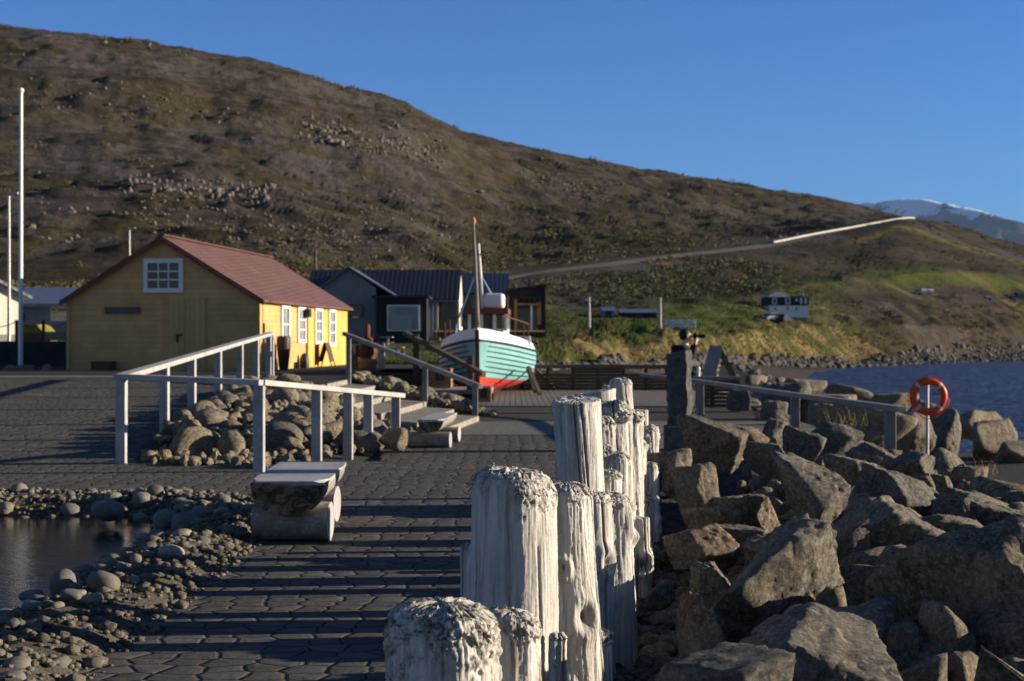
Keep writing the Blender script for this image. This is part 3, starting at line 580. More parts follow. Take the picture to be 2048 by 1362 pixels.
def posts():
    post('short thick driftwood post with a dark rotten rounded top, nearest of the row', 884, 1203, 224, 4.3, 'round', zb=-.3, nth=300, nz=170, seed=1, rough=1.7, crown=1.0, tilt=(-.06, 0), flare=1.12)
    post('small pale rounded post half hidden right behind the nearest rotten post', 1026, 1221, 112, 4.75, 'round', zb=-.3, nth=180, nz=120, seed=2, rough=1.3, crown=.6, tilt=(-.15, 0))
    post('thick smooth pale post with a mossy domed top, second tall one from the front', 1029, 938, 166, 5.45, 'round', base=(-.015, 0), zb=-.32, nth=280, nz=260, seed=3, rough=.8, crown=.75, flare=1.18, tilt=(-.10, 0))
    post('thin dark splintered post showing at the left edge of the thick domed post', 937, 1086, 34, 5.9, 'round', zb=-.3, nth=70, nz=90, seed=4, rough=1.4, crown=.9)
    post('low splintered stub at the right foot of the thick domed post', 1116, 1266, 34, 5.3, 'round', zb=-.3, nth=80, nz=80, seed=5, rough=1.6, crown=.6)
    post('round topped post with a big eye-shaped knot, leaning beside the thick domed post', 1132, 966, 104, 6.0, 'round', base=(.075, 0), zb=-.32, nth=200, nz=220, seed=6, rough=1.2, crown=.6, flare=.98, knots=((-1.15, .55, .055), (-1.9, .72, .03)))
    post('tallest straight pale post with a clean sawn flat top, mid row', 1153, 799, 95, 7.6, 'cut', base=(.10, 0), zb=-.3, nth=200, nz=230, seed=7, rough=.8, crown=.3, flare=.86, tilt=(.02, .12), knots=((-1.6, .35, .035),))
    post('short reddish brown broken stump in front of the tall sawn post', 1196, 1256, 60, 6.2, 'knot', zb=-.3, nth=90, nz=80, seed=8, rough=1.5, crown=.7)
    post('slim rounded post with flaking grain right of the sawn tall post', 1216, 940, 56, 7.9, 'round', zb=-.3, nth=100, nz=150, seed=9, rough=1.5, crown=.7, base=(.0, 0))
    post('narrow pale post with one square bolt hole near its foot', 1186, 985, 72, 7.1, 'round', base=(.02, 0), zb=-.3, nth=100, nz=120, seed=10, rough=1.0, crown=.2, hole=(-1.75, .28))
    post('stout cracked pale post right of the stump, its foot in the pebbles', 1222, 985, 84, 7.5, 'round', base=(.03, 0), zb=-.3, nth=110, nz=140, seed=11, rough=1.4, crown=.5)
    post('gnarled dark headed post with a hollow, right behind the sawn tall post', 1226, 806, 72, 9.0, 'knot', base=(.02, 0), zb=-.3, nth=120, nz=170, seed=12, rough=1.6, crown=.9, twist=.8)
    post('twisted ribbed post with a ragged split top', 1256, 822, 62, 9.5, 'knot', base=(-.02, 0), zb=-.3, nth=110, nz=170, seed=13, rough=1.7, crown=.7, twist=1.6)
    post('broad post with a slanting sawn top rising behind the tallest sawn post', 1190, 783, 84, 11.4, 'cut', zb=-.3, nth=110, nz=140, seed=14, rough=.8, crown=.1, tilt=(.16, 0))
    post('tall round headed white post standing highest over the row', 1241, 756, 44, 12.4, 'round', base=(.09, 0), zb=-.3, nth=100, nz=150, seed=15, rough=1.0, crown=.15, flare=1.15, knots=((-1.3, .84, .03),))
    post('thin rounded post barely showing beside the tall white headed post', 1215, 770, 22, 12.9, 'round', zb=-.3, nth=50, nz=90, seed=16, rough=.9, crown=.2)
    post('small pale sawn stub with a clean cut top near the far end of the row', 1283, 820, 27, 13.6, 'cut', zb=-.3, nth=60, nz=90, seed=17, rough=.8, crown=.1)
    post('ribbed hooked post with a shadowed hollow at the far right of the row', 1296, 852, 42, 13.0, 'knot', base=(-.02, 0), zb=-.3, nth=80, nz=110, seed=18, rough=1.6, crown=.3, twist=.8)
    post('thin straight pole post set between two twisted posts', 1274, 944, 28, 10.2, 'cut', zb=-.3, nth=50, nz=100, seed=19, rough=.8, crown=.1)
    post('brown stained stub with a flat burnt top beside the thin pole', 1280, 1035, 38, 9.3, 'cut', zb=-.3, nth=70, nz=90, seed=20, rough=1.0, crown=.6)
    post('lumpy knotted post bulging towards the boulders', 1288, 985, 44, 9.9, 'knot', base=(-.03, 0), zb=-.3, nth=80, nz=100, seed=21, rough=1.8, crown=.7)
    post('crooked short post with a knobbly side behind the brown stub', 1266, 880, 52, 10.7, 'knot', zb=-.3, nth=80, nz=110, seed=22, rough=2.0, crown=.6, twist=1)
    post('low weathered post behind the ribbed hooked post', 1300, 925, 36, 12.2, 'round', zb=-.3, nth=60, nz=80, seed=23, rough=1.5, crown=.5)
    post('narrow bleached post squeezed behind the eye-knot post', 1204, 890, 46, 8.6, 'round', zb=-.3, nth=80, nz=120, seed=24, rough=1.3, crown=.5)
posts()
def more_posts():
    post('slender bleached post with a chipped dome filling the row behind the stump', 1236, 905, 58, 8.6, 'round', base=(.02, 0), zb=-.3, nth=80, nz=120, seed=25, rough=1.3, crown=.4)
    post('split grey post leaning between the twisted post and the thin pole', 1262, 900, 44, 9.9, 'knot', base=(.03, 0), zb=-.3, nth=80, nz=120, seed=26, rough=1.5, crown=.5, twist=.6)
    post('squat pale post close behind the tallest sawn post', 1200, 830, 60, 8.9, 'round', base=(.05, 0), zb=-.3, nth=90, nz=140, seed=27, rough=1.2, crown=.6)
more_posts()
# ------------------------------------------------------------------ stones
def angular(rs, n=14, sub=4, sq=(1, 1, 1), rough=.05, soft=70):
    """convex block cut by random planes, with chipped edges and broken ledges"""
    U, Fq = ico(sub); N = rs.normal(size=(n, 3)); N /= np.linalg.norm(N, axis=1)[:, None]; dd = rs.uniform(.52, 1.0, n)
    N = np.r_[N, np.array([[0, 0, -1], [0, 0, 1]])]; dd = np.r_[dd, .75, rs.uniform(.6, .95)]; o = rs.uniform(0, 90, 3)
    off = np.stack([fbm(U*2.6+o+q*7.1, 3, .6) for q in range(len(N))], 1)*rough*.5
    q = np.clip(U@N.T, 1e-3, None)/np.clip(dd+off, .3, None); qm = q.max(1); r = 1/(qm*np.power(((q/qm[:, None])**soft).sum(1), 1/soft)); V = U*r[:, None]
    ax = rs.normal(size=3); ax /= np.linalg.norm(ax); st = V@ax*rs.uniform(3, 5)+fbm(V*1.7+o, 3)*.8; fr = st-np.floor(st); saw = np.minimum(fr, 6*(1-fr))
    V = V*(1-rough*.45*saw*(.4+.6*(fbm(V*1.1+o+9, 2) > -.1)))[:, None]
    V = V*(1+rough*.42*fbm(V*4+o, 5, .64))[:, None]
    if sub >= 5: V = V*(1+rough*.2*fbm(V*17+o, 3, .65))[:, None]
    V = V/np.abs(V).max(0); return V*np.array(sq), Fq
def rounded(rs, sub=3, rough=.12):
    U, Fq = ico(sub); o = rs.uniform(0, 90, 3); V = U*(1+rough*fbm(U*.9+o, 2)+.03*fbm(U*3+o, 2))[:, None]
    p = rs.uniform(.75, 1.0); V = np.sign(V)*np.abs(V)**p; return V, Fq
def put(name, Vf, mat, loc, size, rot, label, cat, group, smooth=True, me=None):
    if me is None:
        o = npmesh(name, Vf[0], Vf[1], mat, smooth)
    else:
        o = bpy.data.objects.new(name, me); COL.objects.link(o)
    o.location = loc; o.rotation_euler = rot; o.scale = size if isinstance(size, (tuple, list)) else (size,)*3
    return tag(o, label, cat, group)
def riprap():
    G = 'riprap boulders right of the driftwood posts'
    # px, py of the middle, half width and half height in photo px, distance, roll, tilt, yaw, material, label
    H = [
     (1640, 1330, 330, 95, 4.9, 6, 10, 20, 'boulder', 'long flat boulder with pale lichen, nearest the photographer at the bottom edge'),
     (1420, 1395, 170, 75, 4.5, -8, 8, 60, 'boulder', 'low boulder cut by the bottom edge in front of the long flat boulder'),
     (1985, 1240, 190, 190, 6.3, -20, 12, 15, 'boulder', 'big dark pyramid boulder at the right edge with a pale crest'),
     (1950, 1350, 130, 60, 5.3, 12, 5, 30, 'boulder', 'grey wedge boulder in the bottom right corner'),
     (1560, 1170, 160, 150, 7.0, 24, 6, 35, 'boulder', 'upright lit boulder with a broad flat sunny face in the middle of the bank'),
     (1440, 1215, 95, 100, 7.3, -14, 4, 100, 'boulder2', 'brown boulder leaning left of the broad sunny faced one'),
     (1600, 1095, 85, 52, 7.8, 20, 15, 10, 'boulder', 'knobbly boulder perched on top of the broad sunny faced one'),
     (1390, 1255, 65, 75, 6.4, -10, 0, 40, 'boulder2', 'rust brown boulder at the edge of the pebble strip'),
     (1420, 1090, 85, 45, 8.4, -16, 20, 55, 'boulder2', 'orange tinted slab boulder behind the pebble strip'),
     (1720, 1090, 130, 105, 8.6, 38, 0, 5, 'boulder', 'huge slanting boulder falling to the right with a sunlit upper face'),
     (1560, 1120, 80, 60, 8.2, -10, 10, 10, 'boulder', 'shaded boulder wedged under the slanting one'),
     (1640, 995, 115, 62, 9.6, 26, 8, 12, 'boulder', 'long ridge boulder running up to a sharp sunlit tip'),
     (1510, 1030, 95, 48, 10.0, 18, 0, 25, 'boulder', 'dark square boulder with one bright right edge'),
     (1400, 1000, 60, 70, 10.4, -12, 0, 0, 'boulder2', 'shaded boulder next to the grass tuft by the posts'),
     (1420, 1045, 60, 34, 9.6, 10, 0, 40, 'boulder', 'flat lichen spotted boulder low beside the posts'),
     (1440, 905, 100, 55, 12.6, 24, 5, 15, 'boulder2', 'rough brown boulder with a rounded peak in front of the stone column'),
     (1350, 950, 55, 48, 12.2, -15, 0, 20, 'boulder', 'boulder with a pale block face close to the far posts'),
     (1560, 925, 75, 35, 13.0, 8, 0, 30, 'boulder', 'low shaded boulder behind the ridge boulder'),
     (1600, 900, 42, 45, 13.6, 20, 0, 5, 'boulder', 'upright tooth shaped boulder with a lit right side'),
     (1790, 1000, 85, 52, 10.6, 25, 0, 8, 'boulder', 'pale fronted boulder right of the ridge boulder'),
     (1700, 955, 60, 38, 12.0, 16, 0, 60, 'boulder', 'small dark boulder between ridge boulder and railing'),
     (1870, 1080, 90, 55, 8.8, 18, 5, 30, 'boulder', 'sloping grey boulder right of the huge slanting one'),
     (1880, 1180, 100, 45, 7.6, -10, 5, 50, 'boulder', 'flat dark boulder in the shadow of the slanting one'),
     (1770, 1190, 95, 50, 7.3, 12, 5, 0, 'boulder', 'rounded dark boulder in front of the flat shaded one'),
     (1905, 1022, 95, 44, 10.2, 20, 0, 20, 'boulder', 'ribbed boulder below the gravel path'),
     (2010, 1068, 90, 52, 9.4, 22, 0, 45, 'boulder', 'reddish grey boulder at the right edge below the gravel path'),
     (2010, 1012, 75, 30, 11.4, 14, 0, 10, 'boulder', 'low boulder bordering the gravel path'),
     (1840, 945, 70, 40, 13.2, 24, 0, 20, 'boulder', 'shaded boulder at the foot of the life buoy pole'),
     (1740, 910, 55, 30, 14.0, 18, 0, 5, 'boulder', 'small sunlit topped boulder near the end of the platform railing'),
     (1330, 1190, 40, 26, 7.2, 0, 0, 40, 'boulder2', 'small brown boulder in the pebble strip by the posts'),
     (1500, 880, 60, 30, 15.0, 10, 0, 5, 'boulder', 'dark capped boulder at the edge of the concrete platform'),
     (1545, 872, 35, 34, 15.6, 22, 0, 30, 'boulder', 'little pointed boulder on the platform edge'),
     (1660, 880, 60, 34, 15.4, 14, 0, 12, 'boulder', 'boulder with dry grass behind it under the platform railing'),
     (1480, 1085, 70, 40, 9.0, 5, 0, 12, 'boulder', 'low slab lying across the gap behind the broad sunny face'),
     (1690, 1270, 70, 40, 6.5, 8, 0, 77, 'boulder', 'small shaded boulder behind the long flat boulder'),
     (1950, 1120, 60, 40, 8.2, 8, 0, 77, 'boulder', 'lichen crusted lump in front of the reddish grey boulder')]
    for i, (px, py, hw, hh, d, roll, pit, yaw, mt, lb) in enumerate(H):
        rs = np.random.RandomState(100+i*3); Vf = angular(rs, rs.randint(8, 13), 5 if hw > 60 else 4, (1, 1, 1), .085)
        a = hw*d/F*1.08; c = hh*d/F*1.12; b = max(a, c)*rs.uniform(.75, .95)
        put('boulder', Vf, mt, at(px, py+hh*.06, d+b*.45), (a, b, c), (R(pit), R(roll*.75), R((yaw % 40)-20)), lb, 'boulder', G)
    # smaller boulders filling the gaps
    protos = []
    for i in range(10):
        Vf = angular(np.random.RandomState(400+i), 11, 3, (1, 1, 1), .07); o = npmesh('proto', *Vf, 'boulder'); protos.append(o.data); bpy.data.objects.remove(o)
    rs = np.random.RandomState(8); n = 0
    for _ in range(1400):
        y = rs.uniform(4.2, 20) if rs.rand() < .5 else rs.uniform(5, 12); s = rs.uniform(.75, 7); x = row_x(y)+s
        if s < 1.0 and rs.rand() < .8: continue
        if y > 17.2 and x < 5.6: continue
        if s > 5.6 or (y > 13.5 and s > 3.2): continue
        z = float(near_z([x], [y])[0]); r = (rs.uniform(.2, .36) if n < 75 else rs.uniform(.09, .2))*(1 if 1.4 < s < 5 else .55)
        o = put('boulder', None, None, (x, y, z+r*.25), (r*rs.uniform(.9, 1.5), r*rs.uniform(.9, 1.4), r*rs.uniform(.6, .95)), tuple(rs.uniform(-.5, .5, 2))+(rs.uniform(0, 6.28),),
            'small angular grey boulder filling the gaps of the riprap bank', 'boulder', 'small filler boulders in the riprap bank', me=protos[rs.randint(10)]); n += 1
        if n > 138: break
    # boulders along the water's edge
    S = [(1900, 868, 120, 52, 31, 'massive dark boulder standing behind the life buoy pole'), (1985, 878, 62, 42, 30, 'sunlit cracked boulder at the right edge by the sea'), (1955, 845, 60, 26, 33, 'flat topped boulder behind the cracked one by the sea'), (2035, 905, 40, 22, 29, 'low mossy boulder at the right end of the gravel path'),
         (1720, 850, 95, 45, 27, 'wide lit boulder with grass on top between the railing posts'), (1650, 838, 60, 38, 29, 'dark hollow boulder left of the wide grass topped one'), (1640, 812, 65, 28, 34, 'brown lit boulder behind the platform railing'), (1780, 845, 34, 26, 29, 'rounded boulder by the last railing post'),
         (1822, 862, 42, 40, 28, 'dark boulder just left of the life buoy pole'), (1560, 800, 60, 34, 34, 'dark leaning boulder beside the square stone block'), (1540, 840, 30, 38, 27, 'tall lit boulder at the corner of the concrete platform'), (1570, 862, 36, 40, 25, 'sharp boulder by the platform corner, shaded on its left'),
         (1700, 795, 55, 20, 42, 'shoreline boulder against the water below the far bank'), (1770, 808, 60, 20, 38, 'long shoreline boulder with a shaded left end'), (1600, 775, 50, 17, 52, 'boulder in the middle of the shoreline ridge'), (1840, 822, 40, 20, 35, 'small shoreline boulder left behind the buoy ring')]
    for i, (px, py, hw, hh, d, lb) in enumerate(S):
        rs = np.random.RandomState(700+i); Vf = angular(rs, 12, 4, (1, 1, 1), .07); a = hw*d/F*1.1; c = hh*d/F*1.25
        put('boulder', Vf, 'boulder', at(px, py+hh*.2, d), (a, max(a, c)*.8, c), (0, R(rs.uniform(-12, 18)), R(rs.uniform(-25, 25))), lb, 'boulder', 'boulders along the shoreline')
    rs = np.random.RandomState(9)
    for i in range(104):
        y = 24+(rs.rand()**1.3)*118; cx = np.interp(y, COAST[:, 0], COAST[:, 1]); x = cx+rs.uniform(-3.2, .8)*(1+(y > 60)); r = rs.uniform(.14, .42)
        if y < 33 and x < 9.4 and x > 5.5: continue
        if x < 6.2 and y < 45: continue
        z = float(near_z([x], [y])[0])
        put('boulder', None, None, (x, y, max(z, -2.2)+r*.3), (r*rs.uniform(.9, 1.5), r*rs.uniform(.9, 1.4), r*rs.uniform(.6, .9)), tuple(rs.uniform(-.5, .5, 2))+(rs.uniform(0, 6.28),),
            'dark angular shoreline boulder on the ridge between quay and sea', 'boulder', 'dark boulders piled along the sea edge', me=protos[rs.randint(10)])
    # beach stones below the far bank: one mass
    V = []; Fq = []; n0 = 0; U, f1 = ico(1); rs = np.random.RandomState(10)
    for i in range(2600):
        px = 1060+rs.rand()*1000; t = rs.uniform(-.02, .32) if px > 1440 else rs.uniform(-.03, .2); X, d, z = [float(q[0]) for q in terr([px], [max(0, t)])]; r = rs.uniform(.15, .5)*(.6 if px < 1300 else 1)
        if px < 1200 and rs.rand() < .6: continue
        v = U*(1+.35*rs.rand(len(U), 1))*r*np.array([rs.uniform(.8, 1.4), 1, rs.uniform(.6, 1)])+np.array([X, d-rs.rand()*2, max(z, -3)+r*.25]); V.append(v); Fq.append(f1+n0); n0 += len(U)
    stuff(npmesh('beach_stones', np.concatenate(V), np.concatenate(Fq), 'kelp', False), 'dark stones covering the beach below the far grassy bank', 'beach stones')
    # pebbles between the posts and the boulders
    V = []; Fq = []; n0 = 0; U, f2 = ico(2)
    for i in range(1500):
        y = rs.uniform(4.2, 11.5); s = rs.uniform(.02, 1.15); x = row_x(y)+s; r = rs.uniform(.018, .062)*(1.2 if rs.rand() < .2 else 1)
        z = float(near_z([x], [y])[0]); v = U*np.array([rs.uniform(.9, 1.5), rs.uniform(.9, 1.3), rs.uniform(.5, .8)])*r; a = rs.uniform(0, 6.28); c, s_ = math.cos(a), math.sin(a)
        v = np.c_[v[:, 0]*c-v[:, 1]*s_, v[:, 0]*s_+v[:, 1]*c, v[:, 2]]+np.array([x, y, z+r*.35]); V.append(v); Fq.append(f2+n0); n0 += len(U)
    o = npmesh('pebbles', np.concatenate(V), np.concatenate(Fq), 'heap'); stuff(o, 'rounded pebbles on the ground between posts and boulders', 'pebbles')
riprap()
def riprap_rubble():
    rs = np.random.RandomState(33); V = []; Fq = []; n0 = 0; base = [angular(np.random.RandomState(900+i), 10, 3, (1, 1, 1), .07) for i in range(6)]
    for i in range(620):
        y = rs.uniform(4.4, 15); s_ = rs.uniform(1.0, 5.2 if y < 11 else 3.2); x = row_x(y)+s_; z = float(near_z([x], [y])[0]); U, f3 = base[rs.randint(6)]; r = rs.uniform(.05, .17)*(.6 if s_ < 1.4 else 1); a = rs.uniform(0, 6.28); c, q = math.cos(a), math.sin(a)
        v = U*r*rs.uniform(.7, 1.4, 3); v = np.c_[v[:, 0]*c-v[:, 1]*q, v[:, 0]*q+v[:, 1]*c, v[:, 2]]+np.array([x, y, z+r*.5+rs.rand()*.08]); V.append(v); Fq.append(f3+n0); n0 += len(U)
    stuff(npmesh('riprap_rubble', np.concatenate(V), np.concatenate(Fq), 'boulder'), 'small broken rubble lying between the riprap boulders', 'rubble')
riprap_rubble()
def pebble_protos(n, mat, sub=3, seed=50):
    out = []
    for i in range(n):
        o = npmesh('proto', *rounded(np.random.RandomState(seed+i), sub), mat); out.append(o.data); bpy.data.objects.remove(o)
    return out
def pond_stones():
    pr = pebble_protos(12, 'pebble'); rs = np.random.RandomState(21); G = 'rounded stones set around the pond'
    big = [(128, 1165, 30, 38, 'tall tan boulder standing in the water edge of the pond'), (215, 1015, 38, 24, 'brown domed stone on the far rim of the pond'), (330, 1035, 26, 22, 'pale squat stone at the far corner of the pond'), (372, 1042, 34, 26, 'dark stone at the far corner of the pond beside the log bench'),
           (60, 1212, 20, 14, 'grey pointed stone lying alone in the pond water'), (285, 1105, 22, 14, 'smooth grey egg stone at the water edge'), (118, 1330, 26, 24, 'grey green stone at the bottom left corner of the rim'), (455, 1065, 30, 22, 'dark shaded stone close behind the log bench foot')]
    for px, py, hw, hh, lb in big:
        p = on(px, py+hh, -.02); d = p.y; o = put('rim_stone', None, None, (p.x, p.y, -.02+hh*d/F*.8), (hw*d/F*.85, hw*d/F*.8, hh*d/F*.9), (0, rs.uniform(-.2, .2), rs.uniform(0, 3)), lb, 'stone', G, me=pr[rs.randint(12)])
    n = 0; placed = []
    while n < 290:
        q = rs.rand()**.9; k = int(q*(len(RIM)-1)*.93)+12; p = RIM[min(k, len(RIM)-1)]; u = rs.beta(1.5, 1.4); w_ = .05+.95*u; x, y = p[0]+p[2]*w_, p[1]+p[3]*w_
        if y < 5.6: continue
        r = rs.uniform(.022, .055)*(1+.45*(u > .55)) if rs.rand() < .93 else rs.uniform(.055, .08)
        if any((x-a)**2+(y-b)**2 < (.72*(r+c))**2 for a, b, c in placed): 
            if rs.rand() < .97: continue
        placed.append((x, y, r))
        z = np.interp(u, [0, .12, .35, .6, .8, 1], [-.03, .05, .085, .04, -.09, -.12])
        side = 'outer' if u < .4 else 'inner'; far = y > 12
        lb = {(0, 'outer'): 'rounded stone bedded in mortar on the dry outer side of the pond rim', (0, 'inner'): 'rounded stone on the wet inner side of the pond rim', (1, 'outer'): 'small stone on the outer side of the far pond rim', (1, 'inner'): 'small stone on the water side of the far pond rim'}[(int(far), side)]
        put('rim_stone', None, None, (x, y, z+r*.3), (r*rs.uniform(.9, 1.5), r*rs.uniform(.9, 1.3), r*rs.uniform(.6, .95)), (rs.uniform(-.3, .3), rs.uniform(-.3, .3), rs.uniform(0, 6.28)), lb, 'stone', f'{side} rim stones of the pond'+(' at its far side' if far else ''), me=pr[rs.randint(12)]); n += 1
    V = []; Fq = []; n0 = 0; U, f1 = ico(1)
    for i in range(11000):
        k = rs.randint(6, len(RIM)); p = RIM[k]; u = rs.beta(1.05, 1.4); w_ = -.16+1.15*u; x, y = p[0]+p[2]*w_, p[1]+p[3]*w_; r = rs.gamma(2.0, .0062)+.004
        wq = np.array([[x, y, (w_+.08)/1.15]]); z = np.interp(w_, [-.15, -.03, .06, .32, .61, .9, 1.07], [.0, .0, .05, .085, .04, -.11, -.3]); z = z+float(((fbm(wq/.22, 4)*.035+fbm(wq/.9+4, 2)*.03)*math.sin(math.pi*min(1, max(0, (w_+.08)/1.15)+.12)))[0]) if w_ > -.05 else 0; v = U*np.array([1.2, 1, .7])*r*rs.uniform(.8, 1.2, 3)+np.array([x, y, z+r*.3]); V.append(v); Fq.append(f1+n0); n0 += len(U)
    stuff(npmesh('rim_gravel', np.concatenate(V), np.concatenate(Fq), 'heap'), 'fine gravel pressed into the mortar of the pond rim', 'gravel')
pond_stones()
# mound of stones between ramp, front railing and steps
def mound_z(x, y):
    t = np.clip((-1.4-x)/3.4, 0, 1); f = np.clip((y-16.6)/2.2, 0, 1); return np.clip(ramp_z(y)*.8*sstep(t, .15, 1)+.24*sstep(y, 17, 20.5)*sstep(x, -1.5, -2.8), 0, .55)*f
def heap():
    pr = pebble_protos(8, 'heap', 3, 80)+[npmesh('proto', *angular(np.random.RandomState(480+i), 12, 3, (1, 1, 1), .05, 12), 'heap').data for i in range(6)]
    for o in [o for o in COL.objects if o.name.startswith('proto')]: bpy.data.objects.remove(o)
    hm = sheet('heap_soil', -5.3, -1.2, 16.2, 30, 30, 60, lambda x, y: mound_z(x, y)-.06, 'gravel', lambda x, y: (x > rail_x(y)+.0) & (y > 16.1+(-2.9-x)*-.6*0) & (x < -1.0-.35*np.clip(y-22.2, 0, 9)))
    rs = np.random.RandomState(31)
    B = [(398, 890, 52, 40, 'large tan boulder under the left railing'), (412, 838, 40, 20, 'flat capped stone lying behind the large tan boulder'), (462, 892, 26, 28, 'upright grey stone with white veins under the left railing'), (560, 885, 48, 38, 'huge leaning boulder right of the middle railing post'),
         (610, 870, 34, 34, 'pale slab stone standing between two railing posts'), (570, 795, 26, 22, 'dark boulder high on the heap behind the middle post'), (500, 805, 34, 18, 'shaded stone beneath the long sloping rail'), (468, 850, 34, 18, 'smooth stone in the middle of the heap'), (650, 800, 26, 22, 'tilted lit stone right of the middle of the heap'),
         (575, 757, 24, 11, 'tan dome stone on top of the heap in front of the yellow house'), (722, 880, 36, 20, 'long log-like stone lying at the right foot of the heap'), (790, 880, 30, 24, 'long pointed stone at the right end of the heap'), (540, 835, 32, 16, 'flat ledge stone in the heap'), (690, 880, 24, 22, 'brown slab leaning on the heap front'), (700, 832, 20, 20, 'square lit stone on the right of the heap'), (440, 815, 22, 22, 'block stone near the left rail of the heap')]
    for px, py, hw, hh, lb in B:
        dd = 17.6+max(0, (900-py))/150*9.5; p = at(px, py, dd); put('heap_stone', None, None, p, (hw*dd/F*1.1, hw*dd/F*.9, hh*dd/F*1.1), (rs.uniform(-.2, .2), rs.uniform(-.1, .35), rs.uniform(-.4, .4)), lb, 'stone', 'large stones in the heap behind the front railing', me=pr[rs.randint(14)])
    n = 0
    while n < 175:
        x = rs.uniform(-5.3, -1.0); y = rs.uniform(16.4, 29.5)
        if x < rail_x(y)+.1 or x > -1.2-.42*max(0, y-22): continue
        if y < 17.4+ (0 if x < -2.9 else (x+2.9)*2.4)-.9+(0 if x > -2.9 else (-2.9-x)*.55): continue
        edge = y < 18.2 or x > -1.9; r = rs.uniform(.045, .10) if edge else rs.uniform(.08, .20)
        put('heap_stone', None, None, (x, y, float(mound_z(np.array(x), np.array(y)))+r*.4), (r*rs.uniform(1, 1.5), r*rs.uniform(.9, 1.3), r*rs.uniform(.65, .95)), (rs.uniform(-.5, .5), rs.uniform(-.4, .6), rs.uniform(0, 6.28)),
            'small stone along the front foot of the railed heap' if edge else 'grey tan stone piled in the railed heap', 'stone', 'small stones at the foot of the heap' if edge else 'stones piled in the heap', me=pr[rs.randint(14)]); n += 1
    # second heap: between the steps and the slatted boxes
    n = 0
    while n < 92:
        t = rs.rand()**1.2; x = -3.75+t*3.3; y = 33.3-t*5.6+rs.uniform(.35, 2.6*(1-.5*t)); z = .58*(1-t)-.02; r = rs.uniform(.07, .19)
        put('heap_stone', None, None, (x, y, z+rs.uniform(-.05, .12)), (r*rs.uniform(1, 1.5), r*rs.uniform(.9, 1.3), r*rs.uniform(.65, 1)), (rs.uniform(-.5, .5), rs.uniform(-.4, .6), rs.uniform(0, 6.28)),
            'grey stone in the heap between concrete steps and slatted boxes', 'stone', 'stones piled beside the concrete steps', me=pr[rs.randint(14)]); n += 1
heap()
def rubble():
    rs = np.random.RandomState(91); V = []; Fq = []; n0 = 0; U, f2 = ico(2)
    for i in range(1500):
        if i < 1000:
            x = rs.uniform(-5.2, -1.0); y = rs.uniform(16.5, 29)
            if x < rail_x(y)+.05 or x > -1.1-.42*max(0, y-22) or y < 17.4+(0 if x < -2.9 else (x+2.9)*2.4)-1.0+(0 if x > -2.9 else (-2.9-x)*.55): continue
            z = float(mound_z(np.array(x), np.array(y)))
        else: t = rs.rand()**1.2; x = -3.75+t*3.4; y = 33.3-t*5.8+rs.uniform(.3, 2.7*(1-.5*t)); z = .58*(1-t)-.02
        r = rs.uniform(.03, .085); v = U*(1+.12*rs.randn(len(U), 1))*r*rs.uniform(.6, 1.4, 3)+np.array([x, y, z+r*.6]); V.append(v); Fq.append(f2+n0); n0 += len(U)
    stuff(npmesh('heap_rubble', np.concatenate(V), np.concatenate(Fq), 'heap', False), 'small rubble between the larger stones of both heaps', 'rubble')
rubble()
